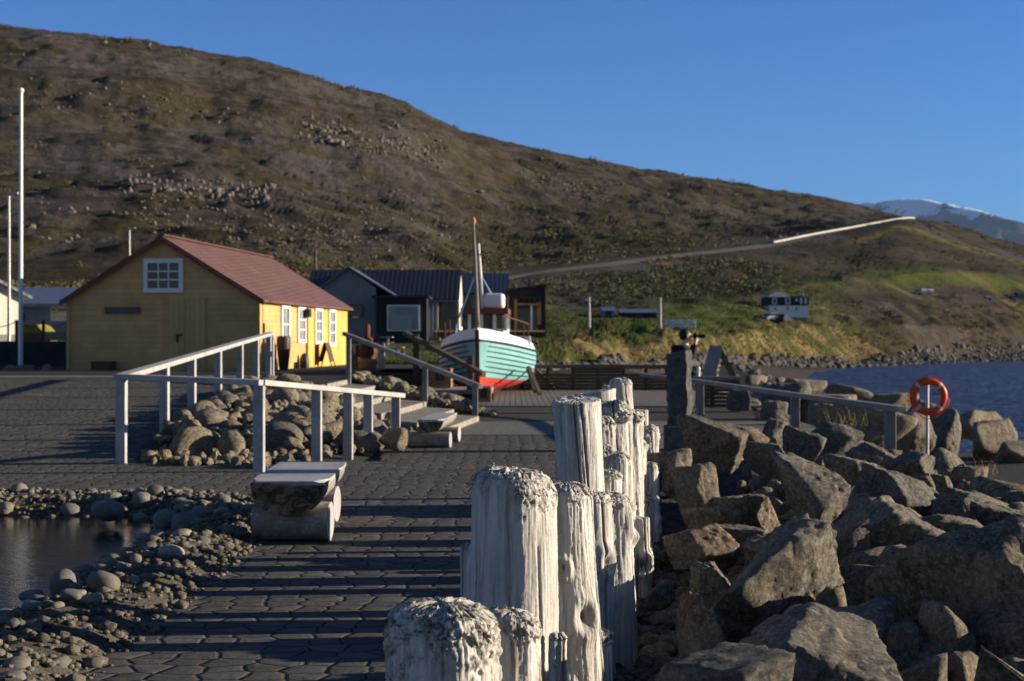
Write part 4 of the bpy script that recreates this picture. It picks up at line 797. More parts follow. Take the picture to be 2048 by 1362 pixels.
# ------------------------------------------------------------------ railings, steps, benches
def railing(name, label, pts, post_ts, mat, wd=.1, cap=(.15, .06), group=None, ground=None, over=.06):
    """pts: (x, y, ztop) corners of the handrail; post_ts: (x, y, zbase, ztop)"""
    t = thing(name, label, 'railing', (pts[0][0], pts[0][1], post_ts[0][2]), group)
    for i, (a, b) in enumerate(zip(pts[:-1], pts[1:])):
        a, b = Vector(a), Vector(b); dr = (b-a).normalized()*over
        MB().beam(a-(dr if i == 0 else dr*.0), b+dr, cap[0], cap[1]).build('handrail', mat, t, bevel=.008)
    for x, y, zb, zt in post_ts:
        MB().box((x, y, (zb+zt)/2-.001), (wd, wd, zt-zb)).build('post', mat, t, bevel=.008)
    return t
def rails():
    # left: climbs with the ramp, then turns along the front of the stone heap
    A, Mid, E = Vector((-4.75, 17.3, 1.06)), Vector((-2.89, 16.25, 1.02)), Vector((-1.58, 19.8, .735)); Bk = Vector((-5.6, 33, 1.66))
    def dn(pt, k=.03): return (pt.x, pt.y, pt.z)
    ps = []
    for y in (20.05, 22.3, 25.0, 27.8, 30.3, 32.6):
        f = (y-A.y)/(Bk.y-A.y); ps.append((A.x+(Bk.x-A.x)*f, y, float(ramp_z(y))-.3, A.z+(Bk.z-A.z)*f-.03))
    ps.append((-5.62, 33.2, .3, 1.63))
    fs = [(A.x, A.y, -.1, A.z-.03), (Mid.x, Mid.y, -.1, Mid.z-.03)]
    for px, y in ((612, 17.55), (680, 18.35), (742, 18.9), (797, 19.72)):
        f = (y-Mid.y)/(E.y-Mid.y); fs.append((Mid.x+(E.x-Mid.x)*f, y, -.1, Mid.z+(E.z-Mid.z)*f-.03))
    railing('railing', 'pale grey wooden railing that climbs the paved ramp past the yellow house', [A+Vector((0, .08, 0)), Bk], ps, 'rail', .12, (.17, .07))
    railing('railing', 'weathered wooden railing in front of the stone heap, sloping down to the right', [A, Mid, E], fs, 'rail', .12, (.16, .065))
    # stair railing and boat platform railing
    P = [at(690, 668, 33.0), at(958, 772, 27.6)]
    railing('railing', 'dark grey handrail going down along the far side of the concrete steps', [P[0], P[1]], [(*at(697, 668, 32.8).xy, .45, at(697, 670, 32.8).z), (*at(850, 668, 29.6).xy, .1, at(850, 727, 29.6).z), (*at(950, 668, 27.7).xy, -.1, at(950, 768, 27.7).z)], 'brail', .11, (.10, .09))
    Q = [at(812, 667, 38.5), at(965, 748, 34.5)]
    railing('railing', 'brown timber handrail beside the boat, behind the stair railing', [Q[0], Q[1]], [(*at(832, 668, 38).xy, .2, at(832, 668, 38).z), (*at(940, 700, 35.2).xy, -.2, at(940, 711, 35.2).z)], 'darkrail', .16, (.13, .12))
    Rr = [at(1288, 750, 29), at(1400, 763, 27), at(1590, 790, 20.6), at(1800, 818, 16.6)]
    railing('railing', 'low grey railing between the concrete platform and the boulders', Rr, [(*at(1401, 763, 27).xy, -.1, at(1401, 766, 27).z), (*at(1590, 790, 20.6).xy, -.6, at(1590, 793, 20.6).z), (*at(1780, 790, 17).xy, -.7, at(1780, 817, 17).z)], 'brail', .12, (.12, .07))
rails()
def steps():
    t = thing('concrete_steps', 'pale concrete steps climbing from the paving to the yellow house yard', 'steps', (-2, 27, 0))
    far = [on(958, 832, .1), on(908, 818, .2), on(853, 803, .3), on(787, 788, .4), on(751, 771, .5), on(701, 758, .6)]
    near = [Vector((-1.12, 22.2)), Vector((-1.5, 22.5)), Vector((-2.15, 23.4)), Vector((-2.75, 24.6)), Vector((-3.35, 25.9)), Vector((-3.92, 27.15))]
    for i in range(6):
        f, n = far[i], near[i]; z = .1*(i+1)
        j = min(i+1, 5); f2, n2 = (far[j], near[j]) if i < 5 else (f+Vector((-.6, 0, 0)), n+Vector((-.6, 0)))
        MB().prism([(n.x, n.y, -.3), (f.x, f.y, -.3), (f2.x-.05, f2.y, -.3), (n2.x-.05, n2.y, -.3)], (0, 0, .3+z-.001*i)).build('step', 'step', t, bevel=.012)
steps()
def halflog(b, a, dirv, L, w_, h, seed, nth=26, nl=30):
    """flat topped half round log: a = centre of the near end at top, dirv along"""
    a = Vector(a); Y = Vector(dirv).normalized(); X = Y.cross(Vector((0, 0, 1))).normalized(); vs = []; fs = []; ns = []
    for i in range(nl):
        for j in range(nth):
            g = math.pi+math.pi*j/(nth-1); ns.append((math.cos(g), math.sin(g), i/nl*L))
    nz = fbm(np.array(ns)*np.array([1.3, 1.3, 1.5])+seed, 4)*.07; k = 0
    for i in range(nl):
        for j in range(nth):
            g = math.pi+math.pi*j/(nth-1); r = 1+nz[k]; k += 1
            vs.append(a+Y*(L*i/(nl-1)+.02*nz[k-1]*10*(i in (0, nl-1)))+X*(w_/2*math.cos(g)*r)+Vector((0, 0, h*math.sin(g)*r)))
    for i in range(nl-1):
        for j in range(nth-1): fs.append((i*nth+j, i*nth+j+1, (i+1)*nth+j+1, (i+1)*nth+j))
    b.add(vs, fs, 0, True); return vs, nth, nl
def roundlog(b, a, c, r, seed, n=24, m=26, endmi=1):
    a, c = Vector(a), Vector(c); Y = (c-a).normalized(); X = Y.cross(Vector((0, 0, 1))).normalized(); Z = X.cross(Y); L = (c-a).length; vs = []; pp = []
    for i in range(m):
        for j in range(n): g = 2*math.pi*j/n; pp.append((math.cos(g), math.sin(g), L*i/(m-1)))
    nz = fbm(np.array(pp)*np.array([1.1, 1.1, 1.6])+seed, 4)*.045
    for k, (x, z, y) in enumerate(pp): vs.append(a+Y*y+X*(x*r*(1+nz[k]))+Z*(z*r*(1+nz[k])))
    fs = [(i*n+j, i*n+(j+1) % n, (i+1)*n+(j+1) % n, (i+1)*n+j) for i in range(m-1) for j in range(n)]
    b.add(vs, fs, 0, True)
    for base in (0, (m-1)*n): b.add(vs[base:base+n], [tuple(range(n))], endmi)
def bench(label, near, dirv, L, w_, h, top, logs, lr, seed):
    near = Vector(near); t = thing('log_bench', label, 'bench', (near.x, near.y, 0), 'log benches on the paving')
    b = MB(); vs, nth, nl = halflog(b, (near.x, near.y, top-.012), dirv, L, w_, h, seed)
    for base in (0, (nl-1)*nth): b.add(vs[base:base+nth], [tuple(range(nth))], 1)
    b.build('seat_log', ['log', 'logend'], t)
    b = MB(); rows = 24; pv = []; rs = np.random.RandomState(seed); Y = Vector(dirv).normalized(); X = Y.cross(Vector((0, 0, 1))).normalized(); eL = fbm(np.c_[np.linspace(0, 4, rows), np.zeros(rows), np.zeros(rows)]+seed, 3)*.03
    low = []; hi = []
    for i in range(rows):
        c = near+Y*(L*i/(rows-1)); wl = w_/2+eL[i]; wr = w_/2+eL[-1-i]
        ch = .05*(1-min(1, i/3))
        hi += [Vector((*(c-X*(wl-ch)).xy, top)), Vector((*(c+X*(wr-ch*2)).xy, top))]; low += [Vector((*(c-X*wl).xy, top-.03)), Vector((*(c+X*wr).xy, top-.03))]
    n2 = 2*rows; fs = [(2*i, 2*i+1, 2*i+3, 2*i+2) for i in range(rows-1)]+[(2*i, 2*i+2, n2+2*i+2, n2+2*i) for i in range(rows-1)]+[(2*i+1, n2+2*i+1, n2+2*i+3, 2*i+3) for i in range(rows-1)]+[(0, n2, n2+1, 1), (2*rows-2, 2*rows-1, n2+2*rows-1, n2+2*rows-2)]
    b.add(hi+low, fs, 0); b.build('seat_top', 'seat', t)
    for i, (a, c) in enumerate(logs):
        b = MB(); roundlog(b, a, c, lr, seed+3+i); b.build('support_log', ['log', 'seat'], t)
def benches():
    bench('log bench with a flat grey top on two round logs beside the pond', (-1.64, 10.45, 0), (-.035, 1, 0), 1.75, .57, .245, .465, [((-1.93, 10.70, .145), (-1.36, 10.66, .145)), ((-2.0, 11.85, .145), (-1.45, 11.80, .145))], .145, 5)
    bench('smaller log bench at the foot of the concrete steps', (-1.13, 19.75, 0), (.06, 1, 0), 1.9, .36, .17, .40, [((-1.45, 19.98, .11), (-.86, 19.9, .11)), ((-1.4, 21.2, .11), (-.78, 21.1, .11))], .11, 12)
benches()
# ------------------------------------------------------------------ yellow house
def houseparts():
    FR = Vector((-7.49, 42.0, .58)); U = Vector((.1147, .9934, 0)); W = Vector((-.9934, .1147, 0)); Wd, Ln, Ev, Rg = 5.85, 11.3, 2.16, 3.95
    t = thing('yellow_house', 'old yellow wooden warehouse with a rusty red metal roof', 'house', FR)
    Z = Vector((0, 0, 1)); N = -U; S = Vector((.9934, -.1147, 0))
    def wp(a, s, z): return FR+W*a+U*s+Z*z
    MB().prism([wp(0, 0, -.2), wp(Wd, 0, -.2), wp(Wd, 0, Ev), wp(Wd/2, 0, Rg-.03), wp(0, 0, Ev)], U*Ln).build('wall', 'yellow', t)
    sj = (612-1024)/F; s1 = (sj*42+7.49)/(.1147-.9934*sj)
    b = MB(); b.prism([wp(-.03, s1, -.2), wp(-.03, s1, Ev-.02), wp(-.03, Ln+.004, Ev-.02), wp(-.03, Ln+.004, -.2)], W*.028); b.build('side_cladding', 'yellowv', t)
    def roofside(sgn):
        k = (Rg-Ev)/(Wd/2); ov = .22; e = -ov if sgn > 0 else Wd+ov; ze = Ev-ov*k
        P = [wp(Wd/2, -.16, Rg+.02), wp(e, -.16, ze+.02), wp(e, Ln+.16, ze+.02), wp(Wd/2, Ln+.16, Rg+.02)]
        return MB().prism(P, Z*.07).build('roof', 'redroof', t)
    roofside(1); roofside(-1)
    MB().beam(wp(Wd/2, -.17, Rg+.11), wp(Wd/2, Ln+.17, Rg+.11), .22, .035).build('ridge_cap', 'redroof', t)
    k = (Rg-Ev)/(Wd/2)
    for a in (-.22, Wd+.22): MB().beam(wp(a, -.175, Ev-.22*k-.03), wp(Wd/2, -.175, Rg-.03), .03, .085).build('barge_board', 'redtrim', t)
    for a in (-.01, Wd+.01): MB().box(wp(a, -.012, Ev/2), (.1, .06, Ev-.1), (W, U, Z)).build('corner_board', 'yellowd', t)
    def a_of(px): q = (px-1024)/F; return (-7.49-q*42)/(.9934+q*.1147)
    def gz(py, a): return (681-py)*(42+.1147*a)/F+CAMH-.58
    def s_of(px): q = (px-1024)/F; return (q*42+7.49)/(.1147-.9934*q)
    def sz(py, s): return (681-py)*(42+.9934*s)/F+CAMH-.58
    def window(c, wd, ht, ax, nx, nz, fr, pane, depth=.05):
        X, Yd = ax; b = MB()
        for sx in (-1, 1): b.box(c+X*(sx*(wd/2-fr/2))+Yd*.03, (fr, .06, ht), (X, Yd, Z))
        for sz_ in (-1, 1): b.box(c+Z*(sz_*(ht/2-fr/2))+Yd*.033, (wd+.004, .062, fr), (X, Yd, Z))
        iw, ih = wd-2*fr, ht-2*fr
        for i in range(1, nx): b.box(c+X*(-iw/2+iw*i/nx)+Yd*.02, (.035, .036, ih), (X, Yd, Z))
        for i in range(1, nz): b.box(c+Z*(-ih/2+ih*i/nz)+Yd*.022, (iw, .04, .04), (X, Yd, Z))
        f = b.build('window', 'white', t); MB().box(c+Yd*.008, (iw, .012, ih), (X, Yd, Z)).build('pane', pane, f); return f
    a0, a1 = a_of(367), a_of(288); z0, z1 = gz(585, a0), gz(517, a0)
    window(wp((a0+a1)/2, 0, (z0+z1)/2), a1-a0, z1-z0, (W, N), 3, 3, .13, 'glass')
    a0, a1 = a_of(413), a_of(331); zt = gz(597, a0)
    for i in (0, 1):
        c = wp(a0+(a1-a0)*(.25+.5*i), 0, zt/2); d_ = MB().box(c+N*.012, ((a1-a0)/2-.015, .05, zt-.04), (W, N, Z)).build('door', 'yellowd', t)
        if i == 0: MB().box(c+W*.5+N*.06, (.2, .05, .05), (W, N, Z)).box(c+W*.57+N*.06+Z*-.12, (.05, .05, .2), (W, N, Z)).build('latch', 'dark', d_)
    MB().beam(wp(a0-.04, -.02, zt), wp(a1+.04, -.02, zt), .05, .05).build('door_head', 'yellowd', t)
    a0, a1 = a_of(281), a_of(210); MB().box(wp((a0+a1)/2, -.03, gz(621, a0)), (a1-a0, .04, .2), (W, U, Z)).build('name_board', 'brownboard', t)
    for (p0, p1, y0, y1, nz) in ((560, 578, 600, 687, 2), (593, 610, 606, 686, 3), (626, 642, 611, 689, 3), (654, 668, 616, 692, 3)):
        s0, s_1 = s_of(p0), s_of(p1); sm = (s0+s_1)/2; zt, zb = sz(y0, sm), sz(y1, sm); zt = min(zt, Ev-.12)
        window(wp(-.0 if p0 < 612 else -.03, sm, (zt+zb)/2), (s_1-s0)*.92, zt-zb, (U, S), 2, nz, .11, 'glasslight')
    s_ = s_of(608); MB().box(wp(-.12, s_, sz(626, s_)), (.2, .3, .28), (W, U, Z)).beam(wp(0, s_, sz(618, s_)), wp(-.12, s_, sz(618, s_)), .03, .03).build('wall_lamp', 'dark', t)
    s_ = s_of(521); b = MB(); b.tube([wp(-.06, s_of(612), Ev-.1), wp(-.06, s_of(612), .1)], .03, 8); b.build('downpipe', 'yellowd', t)
    b = MB(); b.beam(wp(-.02, s_of(527), .05), wp(-.02, s_of(527), 1.45), .06, .06); b.build('post_strip', 'yellowd', t)
    # things standing by the walls
    a = a_of(215); o = thing('wooden_crate', 'low dark crate standing against the shaded gable of the yellow house', 'crate', wp(a, -.3, 0))
    MB().box(wp(a, -.3, .14), (.62, .4, .26), (W, U, Z)).build('body', 'slat', o, bevel=.01); MB().box(wp(a, -.3, .285), (.66, .44, .03), (W, U, Z)).build('lid', 'slat', o)
    s_ = s_of(547); c = wp(-.32, s_, 0); o = MB().lathe(c, [(.12, .0), (.15, .1), (.19, .5), (.215, .8), (.215, .98), (.20, 1.05), (.19, 1.06)], 24).build('barrel', 'barrel', None, c); tag(o, 'tall dark brown barrel standing by the sunny wall of the yellow house', 'barrel')
    s_ = s_of(597); c = wp(-.2, s_, 0); o = MB().lathe(c, [(.15, 0), (.16, .1), (.15, .32), (.11, .44), (.05, .5), (.02, .51)], 20).build('shadow_dome', 'dark', None, c); tag(o, 'small dark dome topped shape standing in for a wall shadow under the second window of the yellow house', 'shadow stand-in')  # added dark solid in place of a shadow on the wall
    s_ = s_of(633); c = wp(-.35, s_, 0); o = thing('sandwich_board', 'small dark sandwich board standing by the far windows of the yellow house', 'sign', c)
    for sg in (-1, 1):
        MB().beam(c+S*(.2*sg)+Z*.2, c+S*(.02*sg)+Z*.85, .62, .025, U.cross(Z)).build('panel', 'slat', o)
        for q in (-.25, .25): MB().beam(c+S*(.25*sg)+U*q, c+S*(.19*sg)+U*q+Z*.25, .035, .035).build('leg', 'slat', o)
MAT['brownboard'] = m_grey_wood('name_board_wood', (.105, .10, .10))
houseparts()
# ------------------------------------------------------------------ flagpole, lamps, left side
def left_side():
    p = at(41, 735, 45); H = zy(45, 185)-p.z
    t = thing('flagpole', 'tall white flagpole with a round knob, standing on a stone at the left', 'flagpole', p)
    MB().tube([p, p+Vector((.02, 0, H))], [.075, .05], 14).build('pole', 'white', t); MB().lathe(p+Vector((.02, 0, H-.01)), [(.02, 0), (.08, .03), (.09, .09), (.05, .15), (.01, .16)], 14).build('knob', 'white', t)
    MB().box(p+Vector((.1, 0, -.03)), (.42, .3, .1)).build('base', 'stone', t)
    def lamp(px, pyb, pyt, d, label, hw=.45):
        p = at(px, pyb, d); H = zy(d, pyt)-p.z; t = thing('street_lamp', label, 'street lamp', p, 'street lamps')
        MB().tube([p, p+Vector((0, 0, H))], [.09, .05], 10).build('pole', 'steel', t)
        MB().beam(p+Vector((-.1, 0, H)), p+Vector((hw, 0, H+.04)), .18, .12).build('lamp_head', 'steel', t, bevel=.03)
    lamp(18, 690, 388, 68, 'tall street lamp left of the flagpole, before the cream house'); lamp(259, 575, 457, 105, 'street lamp rising behind the left roof slope of the yellow house')
    # base stones
    rs = np.random.RandomState(61)
    for i, (px, hw) in enumerate(((-20, 30), (18, 24), (55, 26), (95, 20))):
        Vf = angular(np.random.RandomState(610+i), 11, 3, (1, 1, 1), .05, 10); p = at(px, 742, 43.2)
        put('kerb_stone', Vf, 'heap', p, (hw*43.2/F, .3, .2), (0, 0, rs.uniform(-.2, .2)), ['blocky stone at the left end of the row below the flagpole', 'rough block stone left of the flagpole foot', 'grey block stone right below the flagpole foot', 'sloping end stone of the row right of the flagpole'][i], 'stone', 'stones around the flagpole foot')
    w_ = MB(); a, c = at(-260, 735, 49), at(150, 735, 49); w_.box(((a.x+c.x)/2, 49.3, 1.0), (c.x-a.x, .6, .95)); o = w_.build('stone_wall', 'hedge', None, (a.x, 49, .5), .05); tag(o, 'low dark stone wall left of the yellow house', 'wall')
    # chain fence
    t = thing('chain_fence', 'dark chain fence along the low stone wall left of the yellow house', 'fence', at(35, 690, 50.5))
    tops = []
    for px in (-110, -40, 33, 87, 134):
        p = at(px, 694, 50.5); q = at(px, 640, 50.5); MB().beam((p.x, p.y, .6), q, .09, .09).build('post', 'dark', t); tops.append(q-Vector((0, 0, .05)))
    for a, c in zip(tops[:-1], tops[1:]):
        MB().tube([a.lerp(c, f)-Vector((0, 0, .32*4*f*(1-f)*.6)) for f in np.linspace(0, 1, 9)], .018, 6).build('chain', 'dark', t)
    # cream house
    d = 74; x1 = px2x(41, d); t = thing('cream_house', 'cream house with a grey gable roof cut by the left edge', 'house', (x1-3, d, 1.5))
    zb, ze, = zy(d, 690), zy(d, 590); xr = px2x(-95, d); zr = zy(d, 535); xl = 2*xr-x1
    g = Vector((-.8, -.6, 0)); dp = Vector((-.6, .8, 0))*9; C = lambda a, z, o=0: Vector((x1, d, z))+g*a+dp.normalized()*o
    wd_ = 8.4; zr = ze+2.1
    MB().prism([C(0, zb), C(0, ze), C(wd_/2, zr), C(wd_, ze), C(wd_, zb)], dp).build('wall', 'cream', t)
    MB().prism([C(-.03, zb, -.03), C(-.03, zb+.55, -.03), C(wd_+.03, zb+.55, -.03), C(wd_+.03, zb, -.03)], dp*1.01).build('foundation', 'step', t)
    kk = (zr-ze)/(wd_/2)
    for a0, a1 in ((wd_/2, -.5), (wd_/2, wd_+.5)): MB().prism([C(a0, zr+.02, -.4), C(a1, ze-.5*kk+.02, -.4), C(a1, ze-.5*kk+.18, -.4), C(a0, zr+.18, -.4)], dp*1.1).build('roof', 'greyroof', t)
    f = MB().box(C(2.0, (zy(d, 604)+zy(d, 626))/2, -.02), (.75, .08, .62), (g, dp.normalized(), Vector((0, 0, 1)))).build('window', 'slat', t); MB().box(C(2.0, (zy(d, 604)+zy(d, 626))/2, -.07), (.6, .02, .5), (g, dp.normalized(), Vector((0, 0, 1)))).build('pane', 'glass', f)
    # blue-grey house
    d = 88; x0, x1 = px2x(20, d), px2x(330, d); zb, ze, zr = zy(d, 672), zy(d, 609), zy(d, 570); t = thing('blue_house', 'blue grey bungalow with a slate blue roof behind the yellow house', 'house', (x0, d, zb))
    MB().box(((x0+x1)/2, d+4, (zb+ze)/2), (x1-x0, 8, ze-zb)).build('wall', 'bluewall', t)
    MB().prism([(x0-.4, d-.6, ze-.05), (x0-.4, d+4, zr), (x0-.4, d+8.6, ze-.05)], (x1-x0+.8, 0, 0)).build('roof', 'blueroof', t)
    MB().beam((x0-.4, d-.62, ze-.06), (x1+.4, d-.62, ze-.06), .1, .2).build('gutter', 'greyroof', t)
    f = MB()
    cx, cz = px2x(120, d), zy(d, 628); wd, ht = 1.15, .85
    f.box((cx, d-.03, cz), (wd, .06, ht)); f = f.build('window', 'white', t); b = MB()
    for sx, sw, sz_ in ((-.36, .30, 0), (.18, .62, .2), (.18, .62, -.2)): b.box((cx+sx, d-.07, cz+sz_), (sw, .02, .7 if sw < .4 else .3))
    b.build('pane', 'glass', f); MB().box((px2x(45, d), d-.03, zy(d, 634)), (.3, .06, .5)).build('window', 'glass', t)
    o = MB().prism([at(40, 668, 70), at(40, 649, 70), at(72, 648, 70), at(86, 664, 70), at(88, 668, 70)], (0, 2, 0)).build('green_mound', 'yellowgreen'); tag(o, 'bright yellow green turf bank in front of the blue house', 'turf bank')
    o = MB().box(((px2x(40, 70)+px2x(88, 70))/2, 71, zy(70, 676)), (px2x(88, 70)-px2x(40, 70), 2.1, .5)).build('low_wall', 'slat'); tag(o, 'dark brown timber wall below the yellow green turf bank', 'wall')
    o = MB().box(((px2x(88, 69)+px2x(145, 69))/2, 70, zy(69, 672)), (1.5, 2, .42)).build('low_wall', 'brownwall'); tag(o, 'pinkish brown garden wall right of the turf bank', 'wall')
left_side()
# ------------------------------------------------------------------ dark house cluster in the middle
def cluster():
    d = 88; zb = zy(d, 679)
    t = thing('grey_house', 'grey gabled house with black metal roofs and a black annex window front', 'house', at(720, 679, d))
    # right arm: black roof with ridge along x
    x0, x1 = px2x(628, d+5), px2x(918, d); ze, zr = zy(d, 600), zy(d+4, 544)
    b = MB(); b.prism([(x0+.6, d+1, zb-.4), (x0+.6, d+1, ze+.1), (x0+.6, d+4, zr-.1), (x0+.6, d+7, ze+.1), (x0+.6, d+7, zb-.4)], (x1-x0-.75, 0, 0)); b.build('wall', 'greywall', t)
    for sg in (-1, 1):
        MB().prism([(x0, d+4, zr), (x0, d+4+sg*3.5, ze-.05), (x1, d+4+sg*3.5, ze-.05), (x1, d+4, zr)], (0, 0, .14)).build('roof', 'blackroof', t)
    MB().prism([(x1-.16, d+1, zb-.4), (x1-.16, d+1, ze+.05), (x1-.16, d+4, zr-.05), (x1-.16, d+7, ze+.05), (x1-.16, d+7, zb-.4)], (.14, 0, 0)).build('gable_wall', 'cream', t)
    # left gable facing the camera
    xa, xb, xm = px2x(638, d-2), px2x(800, d-2), px2x(697, d-2); zt = zy(d-2, 537); zea, zeb = zy(d-2, 580), zy(d-2, 597)
    xa, xb = px2x(632, d-2), px2x(752, d-2)
    MB().prism([(xa, d-2, zb-.4), (xb, d-2, zb-.4), (xb, d-2, zy(d-2, 576)), (xm, d-2, zt), (xa, d-2, zy(d-2, 583))], (0, 7.5, 0)).build('gable_wall', 'greywall', t)
    xe = px2x(797, d-2); P = [(xm, d-2.3, zt+.02), (xe, d-2.3, zy(d-2, 598)), (xe, d+5, zy(d-2, 598)), (xm, d+5, zt+.02)]
    MB().prism(P, (0, 0, .12)).build('roof', 'blueroof', t); xw = px2x(622, d-2); MB().prism([(xm, d-2.3, zt+.02), (xw, d-2.3, zy(d-2, 591)), (xw, d+5, zy(d-2, 591)), (xm, d+5, zt+.02)], (0, 0, .12)).build('roof', 'blueroof', t)
    f = MB().box((px2x(708, d-2), d-2.03, zy(d-2, 621)), (1.15, .06, .72)).build('window', 'dark', t); MB().box((px2x(708, d-2), d-2.07, zy(d-2, 621)), (1.0, .02, .6)).build('pane', 'glass', f); MB().box((px2x(712, d-2), d-2.12, zy(d-2, 634)), (.4, .1, .1)).build('sill', 'white', f)
    # black annex with the big window
    xa, xb = px2x(752, d-3.4), px2x(853, d-3.4); zt = zy(d-3.4, 595); MB().box(((xa+xb)/2, d-1, (zb-.4+zt)/2), (xb-xa, 4.6, zt-zb+.4)).build('annex', 'blackwall', t)
    MB().box(((xa+xb)/2-.05, d-1.05, zt+.05), (xb-xa+.4, 5.1, .14)).build('annex_roof', 'blackroof', t)
    yy = d-3.33; f = MB().box((px2x(807, yy), yy-.02, zy(yy, 636)), (1.95, .08, 1.55)).build('window', 'white', t)
    MB().box((px2x(807, yy), yy-.07, zy(yy, 636)), (1.78, .02, 1.38)).build('pane', 'glasslight', f); MB().box((px2x(802, yy), yy-.085, zy(yy, 646)), (1.25, .015, .85)).build('blind', 'blind', f)
    # porch posts and recessed door
    for px in (858, 866, 874): MB().box((px2x(px, d-1), d-1, (zy(d, 602)+zb)/2), (.13, .13, zy(d, 602)-zb)).build('porch_post', 'white', t)
    MB().box((px2x(886, d), d-.35, zy(d, 603)), (2.0, 2.4, .12)).build('porch_roof', 'greyroof', t)
    f = MB().box((px2x(880, d+1), d+.97, zy(d, 638)), (.75, .08, 1.9)).build('door', 'glass', t); MB().box((px2x(866, d-1.2), d-1.2, zb+.02), (.9, .7, .18)).build('doorstep', 'step', t)
    for y in (-.6, .6): MB().box((x1+.02, d+4+y*1.4, zy(d, 632)), (.05, .7, 1.2)).build('window', 'glasslight', t)
    # olive house behind
    d2 = 97; x0, x1 = px2x(905, d2), px2x(1016, d2); ze, zr = zy(d2, 587), zy(d2, 545); zb2 = zy(d2, 680); t = thing('olive_house', 'olive brown house with a black roof behind the boat', 'house', (x0, d2, zb2))
    MB().box(((x0+x1)/2, d2+4, (zb2+ze)/2-.2), (x1-x0-.1, 8, ze-zb2+.4)).build('wall', 'olivewall', t)
    for sg in (-1, 1): MB().prism([(x0, d2+4, zr), (x0, d2+4+sg*4.3, ze-.1), (x1+.05, d2+4+sg*4.3, ze-.1), (x1+.05, d2+4, zr)], (0, 0, .14)).build('roof', 'blackroof', t)
    MB().prism([(x1-.06, d2, zb2), (x1-.06, d2, ze), (x1-.06, d2+4, zr-.02), (x1-.06, d2+8, ze), (x1-.06, d2+8, zb2)], (.05, 0, 0)).build('gable_wall', 'olivewall', t)
    f = MB().box((px2x(930, d2), d2-.03, zy(d2, 640)), (.8, .06, 1.2)).build('window', 'slat', t); MB().box((px2x(930, d2), d2-.07, zy(d2, 640)), (.65, .02, 1.05)).build('pane', 'glass', f)
    # black lean-to with timber pergola
    d3 = 95; x0, x1 = px2x(1017, d3), px2x(1091, d3); zb3 = zy(d3, 672); t = thing('black_shed', 'black lean-to shed with a slanting roof beside the olive house', 'shed', (x0, d3, zb3))
    MB().prism([(x0, d3, zb3-.4), (x0, d3, zy(d3, 582)), (x1, d3, zy(d3, 572)), (x1, d3, zb3-.4)], (0, 5, 0)).build('wall', 'blackwall', t)
    MB().prism([(x0-.1, d3-.25, zy(d3, 582)), (x1+.06, d3-.25, zy(d3, 571.5)), (x1+.06, d3-.25, zy(d3, 571.5)+.12), (x0-.1, d3-.25, zy(d3, 582)+.12)], (0, 5.4, 0)).build('roof', 'blackroof', t)
    f = MB().box((px2x(1054, d3), d3-.03, zy(d3, 642)), (1.5, .06, 1.7)).build('door', 'glass', t); MB().box((px2x(1063, d3), d3-.08, zy(d3, 637)), (.13, .08, 1.8)).build('door_frame', 'white', t)
    t = thing('pergola', 'orange timber pergola frame in front of the black lean-to', 'pergola', at(1050, 668, d3-2))
    for px, zt, zb_ in ((1031, 600, 664), (1078, 606, 650)):
        MB().box((px2x(px, d3-2.2), d3-2.2, (zy(d3, zt)+zy(d3, zb_))/2), (.26 if px > 1050 else .2, .2, zy(d3, zt)-zy(d3, zb_))).build('post', 'timber', t)
    MB().beam((px2x(1028, d3-2.2), d3-2.2, zy(d3, 610)), (px2x(1082, d3-2.2), d3-2.2, zy(d3, 610)), .16, .14).build('beam', 'timber', t)
    for px in (1037, 1048, 1059, 1070, 1080): MB().beam((px2x(px, d3-2.2), d3-2.4, zy(d3, 600)), (px2x(px, d3-.1), d3-.1, zy(d3, 600)), .1, .14).build('rafter', 'slat', t)
    MB().beam((px2x(1040, d3-2.2), d3-2.2, zy(d3, 600)+.1), (px2x(1080, d3-2.2), d3-2.2, zy(d3, 600)+.1), .06, .06).build('beam', 'slat', t)
    # terrace fence before the houses
    t = thing('picket_fence', 'brown garden fence in front of the pergola and the olive house', 'fence', at(990, 672, 90))
    b = MB()
    MB().beam(at(865, 662, 86), at(1090, 662, 90), .05, .09).build('rail', 'slat', t)
    for px in np.arange(868, 1090, 7.5): b.box(at(px, 668, 86+(px-865)/225*4), (.1, .03, .5))
    b.build('pickets', 'slat', t)
MAT['blind'] = simple('window_blind', (.30, .36, .30), .06, 2)
cluster()
